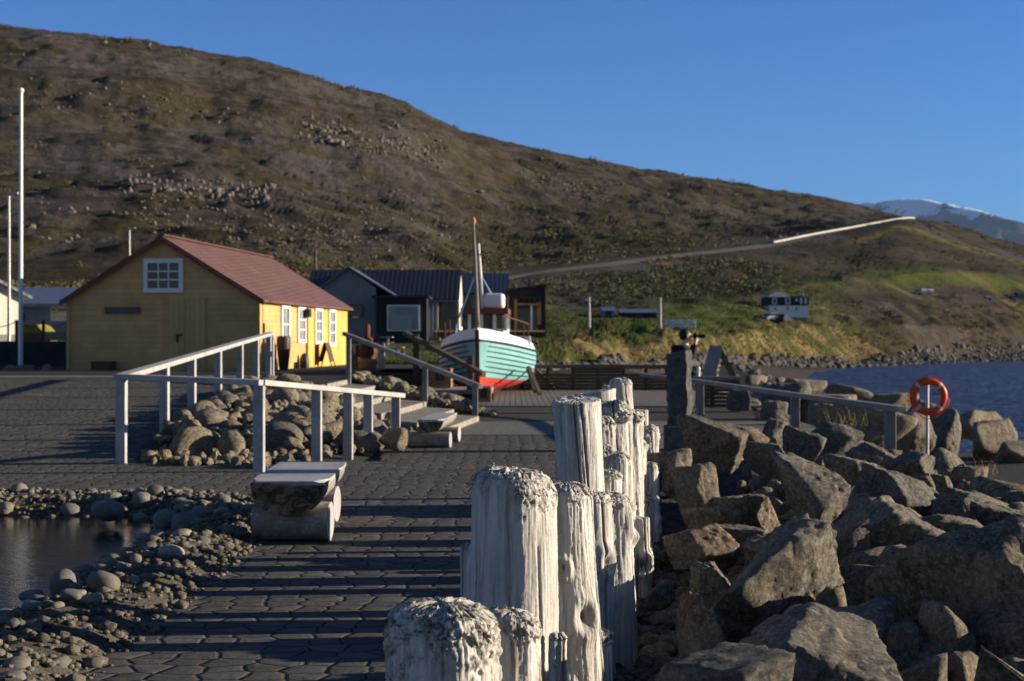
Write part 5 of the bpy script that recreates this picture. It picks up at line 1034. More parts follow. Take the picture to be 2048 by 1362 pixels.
# ------------------------------------------------------------------ fishing boat on stocks
def boat():
    bow = at(956, 790, 37.6); t = thing('fishing_boat', 'old turquoise and white wooden fishing boat standing ashore on props', 'boat', (bow.x, bow.y, 0))
    L, B = 8.6, 1.36; NS, NK = 40, 10; yaw = R(-2.2)
    def tr(p): x, y, z = p; return Vector((bow.x+x*math.cos(yaw)-y*math.sin(yaw), bow.y+x*math.sin(yaw)+y*math.cos(yaw), z))
    def half(s): return .045+B*(1-(1-min(1, s/.55))**2.1)**.72*(1-.32*max(0, (s-.6)/.4)**2)
    def keel(s): return .03+.10*s+.05*s*s
    def sheer(s): return 1.50-1.05*s+.85*s*s if s < .62 else 1.50-1.05*.62+.85*.3844+(s-.62)*.45
    def sec(s, v, off=0):
        b = half(s); full = min(1, s/.45); p = 3.4*full+1.05*(1-full)
        x = b*(1-(1-v)**p)**(.95 if full < .6 else .85); z = keel(s)+(sheer(s)-keel(s))*v**(1.0+.45*full)
        rake = -.32*(v)*max(0, 1-s*5)
        return x+off, s*L+rake, z
    nst = 11
    bT, bR, bS = MB(), MB(), MB()
    for sg in (1, -1):
        for k in range(nst):
            v0, v1 = k/nst, (k+1)/nst; mb = bR if k < 4 else bT; lap = .028
            g = []
            for i in range(NS+1):
                s = (i/NS)**1.25; row = []
                for q, (v, o) in enumerate(((v0, 0), (v0, lap), (v0+(v1-v0)*.5, lap*.6), (v1, 0))):
                    x, y, z = sec(s, v, o*min(1, s*9)); row.append(tr((sg*x, y, z)))
                g.append(row)
            vs = [p for r in g for p in r]
            for c in (1, 2): mb.add(vs, [(i*4+c, i*4+c+1, (i+1)*4+c+1, (i+1)*4+c) for i in range(NS)], 0, True)
            if k > 0: bS.add(vs, [(i*4, i*4+1, (i+1)*4+1, (i+1)*4) for i in range(NS)], 0)
            if k > 4:
                sv = [];
                for i in range(2, NS+1):
                    s = (i/NS)**1.25
                    for vv, oo in ((v0-.004, .034), (v0+.016, .034)): x, y, z = sec(s, max(0, vv), oo*min(1, s*9)); sv.append(tr((sg*x, y, z)))
                bS.add(sv, [(2*i, 2*i+1, 2*i+3, 2*i+2) for i in range(NS-2)], 0)
    h = bT.build('hull', 'teal', t); bR.build('bottom_planks', 'red', h); bS.build('seam_shade_lines', 'tealdark', h)  # seams with lap shade put in as dark undersides and slivers
    ends = [tr((sg*sec(1, v)[0], L, sec(1, v)[2])) for sg in (1, -1) for v in (np.linspace(0, 1, 8) if sg > 0 else np.linspace(1, 0, 8))]
    MB().add(ends, [tuple(range(16))]).build('transom', 'teal', t)
    # stem and keel
    st = [tr((0, -.34*(v)-.03, keel(0)+(sheer(0)+.28-keel(0))*v)) for v in np.linspace(0, 1, 10)]
    b = MB()
    for a, c in zip(st[:-1], st[1:]): b.beam(a, c, .11, .14, (0, 1, 0))
    b.beam(tr((0, .0, .0)), tr((0, L, .06)), .12, .12); b.build('stem', 'rust', t)
    # bulwark and rub rail
    b, rr = MB(), MB(); 
    for sg in (1, -1):
        g = []
        for i in range(NS+1):
            s = (i/NS); x, y, z = sec(s, 1); hgt = .33-.10*min(1, s/.5); dx = .02 if s > .03 else 0
            for o, zz in ((0, 0), (-.06-.05*s, hgt), (-.12-.05*s, hgt), (-.08, 0)): g.append(tr((sg*max(.015, x+o), y-(.08*(zz > 0))*max(0, 1-s*5), z+zz)))
        b.add(g, [(i*4+c, i*4+c+1, (i+1)*4+c+1, (i+1)*4+c) for i in range(NS) for c in range(3)], 0, False)
        rr.tube([tr((sg*(sec(s, 1)[0]+.02), sec(s, 1)[1], sec(s, 1)[2]+.01)) for s in np.linspace(0, 1, 30)], .035, 6)
    b.build('bulwark', 'boatwhite', t); rr.build('rub_rail', 'dark', t)
    dk = [tr((sg*(sec(s, .86)[0]-.05), s*L, sec(s, .86)[2])) for s in np.linspace(.03, 1, 20) for sg in (1, -1)]
    MB().add(dk, [(2*i, 2*i+1, 2*i+3, 2*i+2) for i in range(19)]).build('deck', 'log', t)
    # wheelhouse
    wy = 4.6; b0 = 1.05
    wh = MB()
    def wb(c, sz): wh.box(tr(c), sz, (Vector((math.cos(yaw), math.sin(yaw), 0)), Vector((-math.sin(yaw), math.cos(yaw), 0)), Vector((0, 0, 1))))
    wb((.0, wy+.9, 1.42), (1.12, 1.8, .86)); 
    for x in (-.54, -.18, .2, .54): wb((x, wy+.03, 2.03), (.085, .08, .5))
    for x in (-.54, .54): wb((x, wy+1.75, 2.03), (.09, .08, .5)); wb((x, wy+.9, 2.03), (.07, .09, .5))
    house = wh.build('wheelhouse', 'boatwhite', t); wh = MB(); wb((0, wy+.92, 2.03), (1.02, 1.62, .44)); wh.build('window_band', 'glass', house)
    wh = MB(); wb((-.06, wy+.85, 2.37), (1.34, 2.1, .17)); wh.build('roof', 'redtrim', house)
    wh = MB(); wb((.16, wy+.95, 2.70), (.60, .9, .44)); o = wh.build('roof_box', 'boatwhite', house, bevel=.09)
    # foredeck gear
    wh = MB(); wb((-.72, 1.9, 1.42), (.5, .34, .34)); o = wh.build('winch_cover', 'boatwhite', t, bevel=.06)
    MB().lathe(tr((.45, 2.6, 1.15)), [(.24, 0), (.26, .5), (.22, .62)], 18).build('white_tub', 'boatwhite', t); wh = MB(); wb((1.0, 3.4, 1.42), (.6, .5, .42)); wh.build('fish_box', 'bluetub', t)
    m0 = tr((-.05, 1.3, 1.2)); m1 = Vector(at(947, 447, m0.y)); MB().tube([m0, m0.lerp(m1, .7), m1], [.06, .05, .03], 10).build('fore_mast', 'mast', t)
    MB().lathe(m1-Vector((0, 0, .02)), [(.05, 0), (.06, .12), (.02, .2)], 8).build('mast_tip', 'timber', t)
    a0 = tr((.1, 5.3, 2.4)); q0 = Vector(at(966, 600, a0.y)); q1 = Vector(at(957, 487, a0.y)); MB().tube([q0-Vector((0, 0, .3)), q1], [.06, .035], 10).build('aft_mast', 'boatwhite', t)
    MB().beam(at(925, 511, a0.y), at(982, 506, a0.y), .04, .04).build('crossbar', 'mast', t)
    rp = MB(); qm = q0.lerp(q1, .42)
    for px, py, dd in ((1003, 628, a0.y), (1012, 640, a0.y+1), (945, 622, a0.y), (967, 600, a0.y), (914, 645, a0.y-1)): rp.tube([qm if px != 914 else m0.lerp(m1, .62), at(px, py, dd)], .028, 6)
    rp.tube([at(914, 645, a0.y-1), at(908, 690, a0.y-2)], .035, 6)
    rp.build('stays', 'rope', t)
    rl = MB()
    for sg in (1, -1):
        for s in (.12, .22, .34, .46): x, y, z = sec(s, 1); rl.tube([tr((sg*(x-.15), y, z+.25)), tr((sg*(x-.15), y, z+.78))], .018, 6)
        rl.tube([tr((sg*(sec(s, 1)[0]-.15), sec(s, 1)[1], sec(s, 1)[2]+.78)) for s in (.12, .22, .34, .46)], .02, 6)
    rl.build('guard_rail', 'rust', t)
    pr = MB(); 
    for a, c in ((tr((1.28, 1.9, .75)), at(1080, 789, 38.3)), (tr((1.25, 3.0, .7)), at(1071, 783, 39.5)), (tr((-1.28, 2.0, .75)), tr((-2.0, 1.6, 0))), (tr((-1.28, 5.6, .75)), tr((-2.0, 5.4, 0))), (tr((1.28, 5.6, .75)), tr((2.0, 5.4, 0)))): 
        MB().beam(a, c, .1, .1).build('prop', 'darkrail', t)
    MB().box(tr((0, 4, -.03)), (.5, 8.4, .1)).build('cradle', 'slat', t)
MAT['bluetub'] = simple('pale_blue_plastic', (.45, .50, .60), .05, 4)
boat()
MAT['trestle_wood'] = m_grey_wood('trestle_wood', (.24, .235, .24))
# ------------------------------------------------------------------ boat platform, boxes, screen fence
def slatbox(name, label, x0, x1, y0, y1, z0, z1, win, grp):
    t = thing(name, label, 'slatted box', ((x0+x1)/2, y0, z0), grp); n = max(2, int((z1-z0)/.11)); h = (z1-z0)/n; b = MB()
    for i in range(n): b.box(((x0+x1)/2, (y0+y1)/2, z0+h*(i+.5)), (x1-x0, y1-y0, h-.018))
    b.build('slats', 'boxwood', t); MB().box(((x0+x1)/2, (y0+y1)/2, (z0+z1)/2), (x1-x0-.03, y1-y0-.03, z1-z0-.01)).build('core', 'slat', t)
    if win: a, c, e, f = win; MB().box(((a+c)/2, y0-.012, (e+f)/2), (c-a, .03, f-e)).build('dark_panel', 'dark', t)
    return t
MAT['boxwood'] = m_grey_wood('orange_brown_slats', (.30, .165, .08))
def platform():
    d = 36.2; X = lambda px, dd=d: px2x(px, dd)
    slatbox('planter_box', 'orange brown slatted box with a dark opening, left of the boat bow', X(854), X(902), d, d+1.6, zy(d, 776), zy(d, 737), (X(871), X(889), zy(d, 761), zy(d, 738)), 'slatted timber boxes')
    d2 = 34.2; slatbox('planter_box', 'low slatted box with a dark opening, under the bow of the boat', X(956, d2), X(982, d2), d2, d2+1.4, zy(d2, 806), zy(d2, 775), (X(961, d2), X(974, d2), zy(d2, 795), zy(d2, 776)), 'slatted timber boxes')
    t = thing('timber_platform', 'dark timber landing between the slatted boxes and the steps', 'platform', (X(910), 35, 0)); MB().box(((X(868)+X(985))/2, 36.6, zy(35, 779)-.06), (X(985)-X(868), 3.4, .1)).build('deck_boards', 'log', t)
    for px in (870, 930, 984): MB().box((X(px), 35.0, (zy(35, 779)-.1-.2)/2), (.12, .12, zy(35, 779)-.1+.2)).build('post', 'slat', t)
    MB().box(((X(868)+X(985))/2, 35.2, .12), (X(985)-X(868)-.1, .04, .3)).build('skirt', 'slat', t)
    o = MB().box((px2x(775, 38.5), 38.8, .33), (px2x(850, 38.5)-px2x(700, 38.5), .12, .58)).build('retaining_wall', 'slat', None, (px2x(775, 38.5), 38.8, 0)); tag(o, 'dark timber retaining wall behind the stones beside the steps', 'wall')
    # slatted screen at the far side of the boardwalk
    d = 42.2; t = thing('screen_fence', 'long dark brown slatted timber screen at the far edge of the boardwalk', 'fence', (px2x(1200, d), d, 0)); b = MB()
    xs = (px2x(1040, d), px2x(1338, d)); zt = zy(d, 733); zb = 0
    for i in range(5): z = zb+.08+i*.098; b.box(((xs[0]+xs[1])/2, d, z), (xs[1]-xs[0], .04, .085))
    x2 = (px2x(1146, d), px2x(1247, d))
    for i in range(3): z = zb+.57+i*.09; b.box(((x2[0]+x2[1])/2, d, z), (x2[1]-x2[0], .04, .08))
    b.build('slats', 'slat', t); MB().box(((xs[0]+xs[1])/2, d-.02, zt), (xs[1]-xs[0]+.3, .22, .11)).build('top_rail', 'darkrail', t)
    for px in (1044, 1095, 1146, 1196, 1247, 1292, 1334): MB().box((px2x(px, d), d+.06, (zt)/2-.05), (.1, .08, zt)).build('post', 'slat', t)
    MB().beam(at(1199, 727, 43), at(1212, 708, 43), .12, .05).build('leaning_board', 'seat', t)
    d = 31.8; t = thing('screen_fence', 'short brown slatted screen right of the stone column', 'fence', (px2x(1440, d), d, 0)); b = MB(); x0, x1 = px2x(1395, d), px2x(1475, d)
    for i in range(7): b.box(((x0+x1)/2, d, .05+i*.085), (x1-x0, .04, .07))
    b.build('slats', 'slat', t)
    for px in (1397, 1425, 1473): MB().box((px2x(px, d), d+.05, .3), (.1, .07, .62)).build('post', 'darkrail', t)
    MB().box(((x0+x1)/2, d, .66), (x1-x0+.2, .26, .07)).build('top_rail', 'brail', t)
    p = at(1397, 757, d); o = MB().lathe((p.x, p.y, .68), [(.03, 0), (.035, .03), (.035, .16), (.045, .18), (.03, .23)], 12).build('bollard_lamp', 'boatwhite', None, (p.x, p.y, .68)); tag(o, 'small white lamp standing on the rail of the short slatted screen', 'lamp')
    # A-frame board
    d = 33; t = thing('trestle', 'tall grey A shaped timber trestle behind the short slatted screen', 'trestle', (px2x(1440, d), d, 0)); ap = at(1434, 692, d)
    MB().beam((px2x(1398, d), d-.1, -.1), ap+Vector((-.03, -.1, 0)), .30, .07, (0, 1, 0)).build('leg', 'trestle_wood', t); MB().beam((px2x(1502, d), d+.1, -.1), ap+Vector((.03, .1, 0)), .13, .07, (0, 1, 0)).build('leg', 'darkrail', t); MB().beam((px2x(1415, d), d, .55), (px2x(1478, d), d, .55), .05, .08).build('brace', 'darkrail', t)
    # square stone block
    o = MB().prism([at(1461, 822, 29.6), at(1500, 822, 29.6), at(1503, 800, 29.6), at(1498, 780, 29.6), at(1466, 779, 29.6), at(1460, 800, 29.6)], (0, .5, 0)).build('stone_block', 'stone', None, on(1480, 822, .0), .03); tag(o, 'dark squared stone block at the end of the concrete platform', 'stone block')
    # basalt column on its plinth
    d = 19.4; p = on(1360, 900, 0); x = px2x(1360, d); t = thing('stone_column', 'tall grey basalt column standing on a square stone plinth', 'column', (x, d, 0))
    MB().box((x+.0, d+.02, .17), (.40, .44, .34)).build('plinth', 'stone', t, bevel=.015); MB().box((x+.29, d+.22, .12), (.24, .3, .32)).build('plinth', 'stone', t, bevel=.015)
    rows = 18; V = []; n = 6; Fq = []
    for i in range(rows):
        z = .34+i/(rows-1)*(zy(d, 704)-.34)
        for j in range(n):
            a = [(-.165, -.14), (.07, -.17), (.165, -.02), (.14, .15), (-.05, .19), (-.17, .1)][j]; w1 = .03*math.sin(i*.55+j*2)+.025*math.sin(i*2.3+j*1.3)
            V.append((x+a[0]*(1+w1*2)+.008*math.sin(i*.33)-(.012 if j in (1, 2) else 0)*math.sin(i*.8), d+a[1]*(1+w1), z+(.03*a[0]/.16 if i == rows-1 else 0)))
    b = MB(); b.add(V, [(i*n+j, i*n+(j+1) % n, (i+1)*n+(j+1) % n, (i+1)*n+j) for i in range(rows-1) for j in range(n)]); b.add(V[-n:], [tuple(range(n))]); b.build('shaft', 'stone', t)
platform()
# ------------------------------------------------------------------ life buoy
def buoy():
    c = at(1857, 793, 24.5); zb = -1.1; t = thing('life_buoy_post', 'steel pole standing on the gravel path that carries the orange life buoy', 'pole', (c.x, c.y, zb))
    MB().tube([(c.x, c.y+.07, zb), (c.x, c.y+.07, c.z+.33)], .028, 10).build('pole', 'steel', t); MB().beam((c.x-.1, c.y+.05, c.z+.31), (c.x+.1, c.y+.05, c.z+.31), .03, .03).build('hook', 'steel', t)
    Rr, r = .265, .066; nu, nv = 64, 16; r2 = .055
    bo, tp = MB(), MB(); vs = []; fo = []; ft = []
    for i in range(nu):
        a = 2*math.pi*i/nu
        for j in range(nv): g = 2*math.pi*j/nv; q = Rr+r*math.cos(g); vs.append((c.x+q*math.cos(a), c.y+r2*math.sin(g), c.z+q*math.sin(a)))
    for i in range(nu):
        for j in range(nv): (ft if any(abs((i-k) % nu) < 2 for k in (7, 23, 39, 55)) else fo).append((i*nv+j, i*nv+(j+1) % nv, ((i+1) % nu)*nv+(j+1) % nv, ((i+1) % nu)*nv+j))
    ring = thing('life_buoy', 'orange ring life buoy with silver tape bands, hanging on the steel pole', 'life buoy', tuple(c)); bo.add(vs, fo, 0, True).build('ring', 'orange', ring); tp.add(vs, ft, 0, True); 
    o = tp.build('tape_band', 'tape', ring); rope = MB()
    for k in range(4):
        a0 = R(45+90*k); pts = [(c.x+(Rr+.07+.025*math.sin(math.pi*f))*math.cos(a0+f*math.pi/2), c.y-.02, c.z+(Rr+.07+.025*math.sin(math.pi*f))*math.sin(a0+f*math.pi/2)-.02*math.sin(math.pi*f)) for f in np.linspace(0, 1, 9)]; rope.tube(pts, .008, 5)
    rope.build('grab_line', 'orange', ring)
buoy()
# ------------------------------------------------------------------ person photographing the bay
def skin(name, verts, edges, rad, mat, parent, sub=2, root=0):
    me = bpy.data.meshes.new(name); me.from_pydata([tuple(v) for v in verts], edges, []); o = bpy.data.objects.new(name, me); COL.objects.link(o); o.parent = parent
    m = o.modifiers.new('skin', 'SKIN'); m.use_smooth_shade = True
    for i, r in enumerate(rad): me.skin_vertices[0].data[i].radius = (r, r) if not isinstance(r, tuple) else r
    me.skin_vertices[0].data[root].use_root = True; s = o.modifiers.new('sub', 'SUBSURF'); s.levels = s.render_levels = sub; me.materials.append(MAT[mat])
    dg = bpy.context.evaluated_depsgraph_get(); dg.update(); nm = bpy.data.meshes.new_from_object(o.evaluated_get(dg)); o.modifiers.clear(); o.data = nm
    return o
def person():
    d = 29.5; hx = at(1372, 678, d); g = 0.0; t = thing('person', 'person in black clothes turned right, lifting a camera to the eyes behind the stone column', 'person', (hx.x, d, g))
    # faces +x; x forward, y = left/right (left is +y), origin at the feet
    V, E, Rd = [], [], []
    def jv(x, y, z, r, par=None):
        V.append((x, y, z)); Rd.append(r); i = len(V)-1
        if par is not None: E.append((par, i))
        return i
    def limbs(k, skinr):
        pass
    pel = jv(-.02, 0, .90, .13); sp = jv(-.04, 0, 1.10, .125, pel); ch = jv(-.06, 0, 1.28, .145, sp); nk = jv(-.02, 0, 1.43, .062, ch); hd0 = jv(.02, 0, 1.52, .085, nk); hd1 = jv(.03, 0, 1.60, .098, hd0); hd2 = jv(.02, 0, 1.675, .075, hd1)
    for s in (1, -1):
        hp = jv(-.02, .09*s, .84, .095, pel); kn = jv(.03*s, .11*s, .47, .062, hp); an = jv(.01*s-.03, .12*s, .09, .042, kn); to = jv(.13+.01*s, .13*s, .035, .036, an)
        sh = jv(-.06, .19*s, 1.35, .06, ch); el = jv(.10, .27*s, 1.14, .047, sh); wr = jv(.185, .12*s, 1.45, .03, el); pm = jv(.20, .085*s, 1.52, .028, wr)
        for q in range(4):
            f0 = jv(.215+.008*q, .055*s, 1.545-.02*q+.015, .0105, pm); f1 = jv(.24+.008*q, .028*s, 1.565-.02*q, .0095, f0); jv(.245+.008*q, .004*s, 1.568-.02*q, .008, f1)
        th = jv(.175, .06*s, 1.53, .011, pm); jv(.165, .035*s, 1.55, .009, th)
    skin('body', V, E, Rd, 'skin', t)
    # face: nose, ears, eyes, mouth as one small mesh continuing the head
    b = MB(); b.lathe((0, 0, 0), [(.001, -.001), (.001, .001)], 4); b = MB()
    b.prism([(.115, -.012, 1.565), (.115, .012, 1.565), (.145, 0, 1.57)], (-.008, 0, .045))
    for s in (1, -1): b.tube([(.02, .092*s, 1.57), (.015, .102*s, 1.60), (.02, .096*s, 1.625)], .014, 6)
    o = b.build('nose_and_ears', 'skin'); o.parent = t
    b = MB()
    for s in (1, -1): b.tube([(.108, .034*s-.012, 1.603), (.108, .034*s+.012, 1.603)], .008, 6)
    b.tube([(.115, -.022, 1.535), (.119, 0, 1.533), (.115, .022, 1.535)], .006, 6); o = b.build('eyes_and_mouth', 'hair'); o.parent = t
    def sub(idx, add): pass
    # jacket: torso and sleeves a little larger than the body
    JV, JE, JR = [], [], []
    def jj(x, y, z, r, par=None):
        JV.append((x, y, z)); JR.append(r); i = len(JV)-1
        if par is not None: JE.append((par, i))
        return i
    a = jj(-.02, 0, .86, .165); b_ = jj(-.04, 0, 1.10, .158, a); c = jj(-.07, 0, 1.29, .175, b_); jj(-.04, 0, 1.41, .085, c)
    for s in (1, -1):
        sh = jj(-.06, .2*s, 1.35, .08, c); el = jj(.10, .28*s, 1.13, .075, sh); jj(.18, .13*s, 1.43, .055, el)
    skin('jacket', JV, JE, JR, 'jacket', t)
    JV, JE, JR = [], [], []; a = jj(-.02, 0, .9, .15)
    for s in (1, -1): hp = jj(-.02, .09*s, .84, .11, a); kn = jj(.03*s, .11*s, .47, .075, hp); jj(.01*s-.03, .12*s, .1, .058, kn)
    skin('trousers', JV, JE, JR, 'jacket', t)
    for s in (1, -1): JV, JE, JR = [], [], []; a = jj(-.05+.01*s, .125*s, .05, .05); b_ = jj(.06, .13*s, .045, .048, a); jj(.15, .135*s, .035, .036, b_); skin('shoe', JV, JE, JR, 'dark', t)
    U, f3 = ico(3); hv = U*np.array([.122, .112, .128])+np.array([-.028, 0, 1.625]); hv[:, 0] = np.where((hv[:, 2] < 1.655) & (hv[:, 0] > .03), .03, hv[:, 0]); hv = hv+fbm(hv*30, 2)[:, None]*.006; npmesh('hair', hv, f3, 'hair', True, None, t)
    k = thing('camera', 'black camera with a long lens held up by the person behind the column', 'camera', (hx.x+.26, d, g+1.58)); ox = Vector((hx.x, d, g))
    MB().box(ox+Vector((.185, 0, 1.585)), (.07, .14, .09)).box(ox+Vector((.185, 0, 1.64)), (.06, .06, .03)).build('camera_body', 'jacket', k, bevel=.01)
    MB().tube([ox+Vector((.21, 0, 1.585)), ox+Vector((.33, 0, 1.588)), ox+Vector((.34, 0, 1.588)), ox+Vector((.39, 0, 1.59))], [.036, .036, .042, .042], 14).build('lens', 'jacket', k)
    bag = MB(); bag.box(ox+Vector((-.2, .02, 1.2)), (.2, .3, .42)); o = bag.build('backpack', 'jacket', None, tuple(ox+Vector((-.2, .02, 1.0))), .05); tag(o, 'black backpack worn by the person behind the stone column', 'backpack')
person()
# ------------------------------------------------------------------ lawn furniture and rusty winch
def lawn_things():
    d = 44; p = at(735, 738, d); t = thing('mooring_winch', 'rusty old iron winch standing on an orange drum beside the yellow house', 'winch', p); s = d/F
    MB().lathe(p, [(.25, 0), (.28, .03), (.28, .22), (.30, .25), (.30, .31), (.25, .33)], 20).build('drum', 'timber', t)
    MB().lathe(p+Vector((0, 0, .33)), [(.24, 0), (.29, .15), (.28, .42), (.2, .56), (.12, .64)], 16).build('housing', 'rust', t)
    MB().tube([p+Vector((-.02, 0, .95)), p+Vector((.0, 0, 1.35)), p+Vector((.02, 0, 1.4))], [.10, .085, .04], 10).build('shaft', 'rust', t)
    MB().beam(p+Vector((.1, -.2, .55)), p+Vector((.34, -.25, 1.1)), .08, .08).beam(p+Vector((.34, -.25, 1.0)), p+Vector((.5, -.2, .5)), .07, .07).build('lever', 'rust', t); MB().lathe(p+Vector((-.3, 0, .4)), [(.1, 0), (.12, .05), (.12, .3), (.05, .34)], 10).build('gear_case', 'dark', t)
    o = MB().prism([at(700, 740, 46), at(718, 740, 46), at(718, 700, 46), at(700, 700, 46)], (0, .4, 0)).build('utility_box', 'stone', None, at(709, 740, 46)); tag(o, 'grey utility box left of the rusty winch', 'box')
    p = at(763, 741, 45); o = MB().beam(p, p+Vector((0, 0, .85)), .2, .16, (0, 1, 0)).build('wooden_stake', 'seat', None, p); tag(o, 'pale wooden stake right of the rusty winch', 'stake')
    def table(px, py, dd, lb):
        c = at(px, py, dd); t = thing('picnic_table', lb, 'picnic table', c, 'picnic tables on the lawn')
        MB().box(c+Vector((0, 0, .72)), (1.5, .75, .05)).build('table_top', 'seat', t)
        for y in (-.62, .62): MB().box(c+Vector((0, y, .44)), (1.5, .27, .05)).build('seat', 'seat', t)
        for x in (-.5, .5):
            for s_ in (-1, 1): MB().beam(c+Vector((x, .6*s_, 0)), c+Vector((x, .22*s_, .70)), .1, .05, (1, 0, 0)).build('leg', 'log', t)
            MB().box(c+Vector((x, 0, .40)), (.05, 1.4, .09)).build('cross_bar', 'log', t)
    table(773, 728, 62, 'weathered picnic table just right of the rusty winch'); table(757, 702, 74, 'picnic table farther up the lawn behind the rusty winch')
lawn_things()
# ------------------------------------------------------------------ far side of the bay
def ground_at(px, d):
    ts = np.linspace(0, 4.9, 400); X, D, Z = terr(np.full(400, float(px)), ts); k = np.argmin(np.abs(D-d)); return Vector((px2x(px, d), d, float(Z[k])))
def dist_at(px, py, tmin=.3, tmax=2.6):
    ts = np.linspace(tmin, tmax, 900); X, D, Z = terr(np.full(900, float(px)), ts); y = 681-(Z-CAMH)*F/D; k = np.where(y <= py)[0]; return float(D[k[0] if len(k) else -1])
def far_things():
    d = dist_at(1575, 627)-4; g = ground_at(1575, d); zb = zy(d, 628)-.3; x0, x1 = px2x(1538, d), px2x(1617, d); xm = px2x(1580, d); ze, zm = zy(d, 594), zy(d, 611)
    t = thing('lone_house', 'lone black and white house with a hipped grey roof above the far shore', 'house', (x0, d, zb))
    MB().box(((x0+x1)/2, d+4, (zb-2+zm)/2), (x1-x0, 8, zm-zb+2)).build('basement_wall', 'white', t); MB().box(((x0+x1)/2, d+4, (zm+ze)/2+.02), (x1-x0+.1, 8.1, ze-zm)).build('wall', 'blackwall', t)
    b = MB(); za = zy(d, 583.5); P = [(x0-.4, d-.4, ze), (xm+.3, d-.4, ze), (xm+.3, d+8.4, ze), (x0-.4, d+8.4, ze), (x0+1.6, d+3.2, za), (x0+2.6, d+3.2, za), (x0+1.6, d+5, za), (x0+2.6, d+5, za)]
    b.add(P, [(0, 1, 5, 4), (1, 2, 7, 5), (2, 3, 6, 7), (3, 0, 4, 6), (4, 5, 7, 6), (0, 3, 2, 1)]); b.build('roof', 'greyroof', t); MB().box(((xm+x1)/2+.2, d+4, ze+.08), (x1-xm+.3, 8.4, .18)).build('flat_roof', 'greyroof', t); MB().box((px2x(1611, d), d+2, ze+.4), (.25, .25, .7)).build('chimney', 'boatwhite', t)
    for px, wd in ((1549, .85), (1575.5, .9)):
        f = MB().box((px2x(px, d), d-.08, zy(d, 602)), (wd, .1, 1.15)).build('window', 'white', t); MB().box((px2x(px, d), d-.14, zy(d, 602)), (wd-.3, .03, .85)).build('pane', 'glass', f)
    f = MB().box((px2x(1593, d), d-.08, zy(d, 600)), (.4, .1, .45)).build('window', 'white', t)
    for px in (1602, 1611): MB().box((px2x(px, d), d-.09, zy(d, 601.5)), (.42, .1, 1.15)).build('cream_window', 'cream', t)  # window boxes in plain cream
    for px in (1550.5, 1575.5, 1593): MB().box((px2x(px, d), d-.04, zy(d, 617)), (.35, .06, .4)).build('basement_window', 'glass', t)
    def car(px, dd, yawd, mat, lb):
        dd = dist_at(px, 645)
        p = ground_at(px, dd); p.z = max(p.z, zy(dd, 646.5)); t = thing('parked_car', lb, 'car', p, 'cars parked below the lone house'); c, s = math.cos(R(yawd)), math.sin(R(yawd)); q = lambda x, y, z: p+Vector((x*c-y*s, x*s+y*c, z))
        pr = [(-2.1, .35), (-2.15, .75), (-1.9, .95), (-1.0, 1.02), (.9, 1.0), (1.9, .85), (2.1, .6), (2.1, .35)]; off = q(0, 1.7, 0)-q(0, 0, 0)
        MB().prism([q(x, -.85, z) for x, z in pr], off).build('body', mat, t, bevel=.06); MB().prism([q(x, -.76, z) for x, z in ((-1.85, .95), (-1.4, 1.45), (.3, 1.5), (1.0, 1.0))], q(0, 1.52, 0)-q(0, 0, 0)).build('cabin', 'glass', t, bevel=.05); MB().prism([q(x, -.72, z) for x, z in ((-1.38, 1.45), (-1.3, 1.52), (.2, 1.55), (.32, 1.49))], q(0, 1.44, 0)-q(0, 0, 0)).build('roof', mat, t)
        for x in (-1.3, 1.3):
            for y in (-.8, .8): MB().tube([q(x, y-.1, .32), q(x, y+.1, .32)], .32, 14).build('wheel', 'tyre', t)
        for y in (-.55, .55): MB().box(q(2.08, y, .68), (.1, .3, .15)).build('headlight', 'boatwhite', t)
    car(1549, 258, 25, 'silver', 'silver car parked below the lone black and white house'); car(1567, 259, 60, 'darkcar', 'dark maroon car parked right of the silver one')
    def shed(px0, px1, py0, py1, d, lb, wall, roof, nm='shed'):
        d = dist_at((px0+px1)/2, py1)-1
        x0, x1 = px2x(px0, d), px2x(px1, d); z0, z1 = zy(d, py1)-.6, zy(d, py0); t = thing(nm, lb, 'shed', (x0, d, z0)); zc = z0+(z1-z0)*.74
        MB().box(((x0+x1)/2, d+1.75, (z0+zc)/2), (x1-x0, 3.5, zc-z0)).build('wall', wall, t); MB().prism([(x0-.15, d-.25, zc-.03), (x0-.15, d+1.75, z1), (x0-.15, d+3.75, zc-.03)], (x1-x0+.3, 0, 0)).build('roof', roof, t); MB().box(((x0+x1)/2, d-.03, (z0+zc)/2+.1), (.7, .06, (zc-z0)*.8)).build('door', 'dark', t)
    shed(1205, 1229, 613, 634, 205, 'small grey shed on the lawn, left of the long low shed', 'bluewall', 'blueroof'); shed(1241, 1314, 617, 637, 207, 'long low dark shed on the lawn across the bay', 'blackwall', 'blueroof')
    shed(1975, 1984, 592, 599, 345, 'tiny pale hut at the far right above the sea cliff', 'cream', 'greyroof'); shed(2009, 2032, 589, 598, 350, 'pale boat shed with dark roof at the far right', 'olivewall', 'blackroof'); shed(2036, 2075, 584, 600, 352, 'dark shed cut by the right edge above the cliff', 'olivewall', 'blackroof')
    for px, pt, d, lb in ((1178, 594, 150, 'utility pole on the lawn left of the small grey shed'), (1320, 595, 200, 'utility pole at the right end of the long low shed'), (631, 500, 120, 'thin wooden pole rising behind the red roof ridge')):
        d = dist_at(px, 657) if px > 700 else d; p = ground_at(px, d); p.z -= .3; tp = at(px, pt, d); t = thing('utility_pole', lb, 'pole', p, 'utility poles'); MB().tube([p, tp], [.16, .11], 8).build('pole', 'seat' if px > 700 else 'darkrail', t); MB().beam(tp+Vector((-.5, 0, -.4)), tp+Vector((.5, 0, -.4)), .08, .1).build('cross_arm', 'log', t)
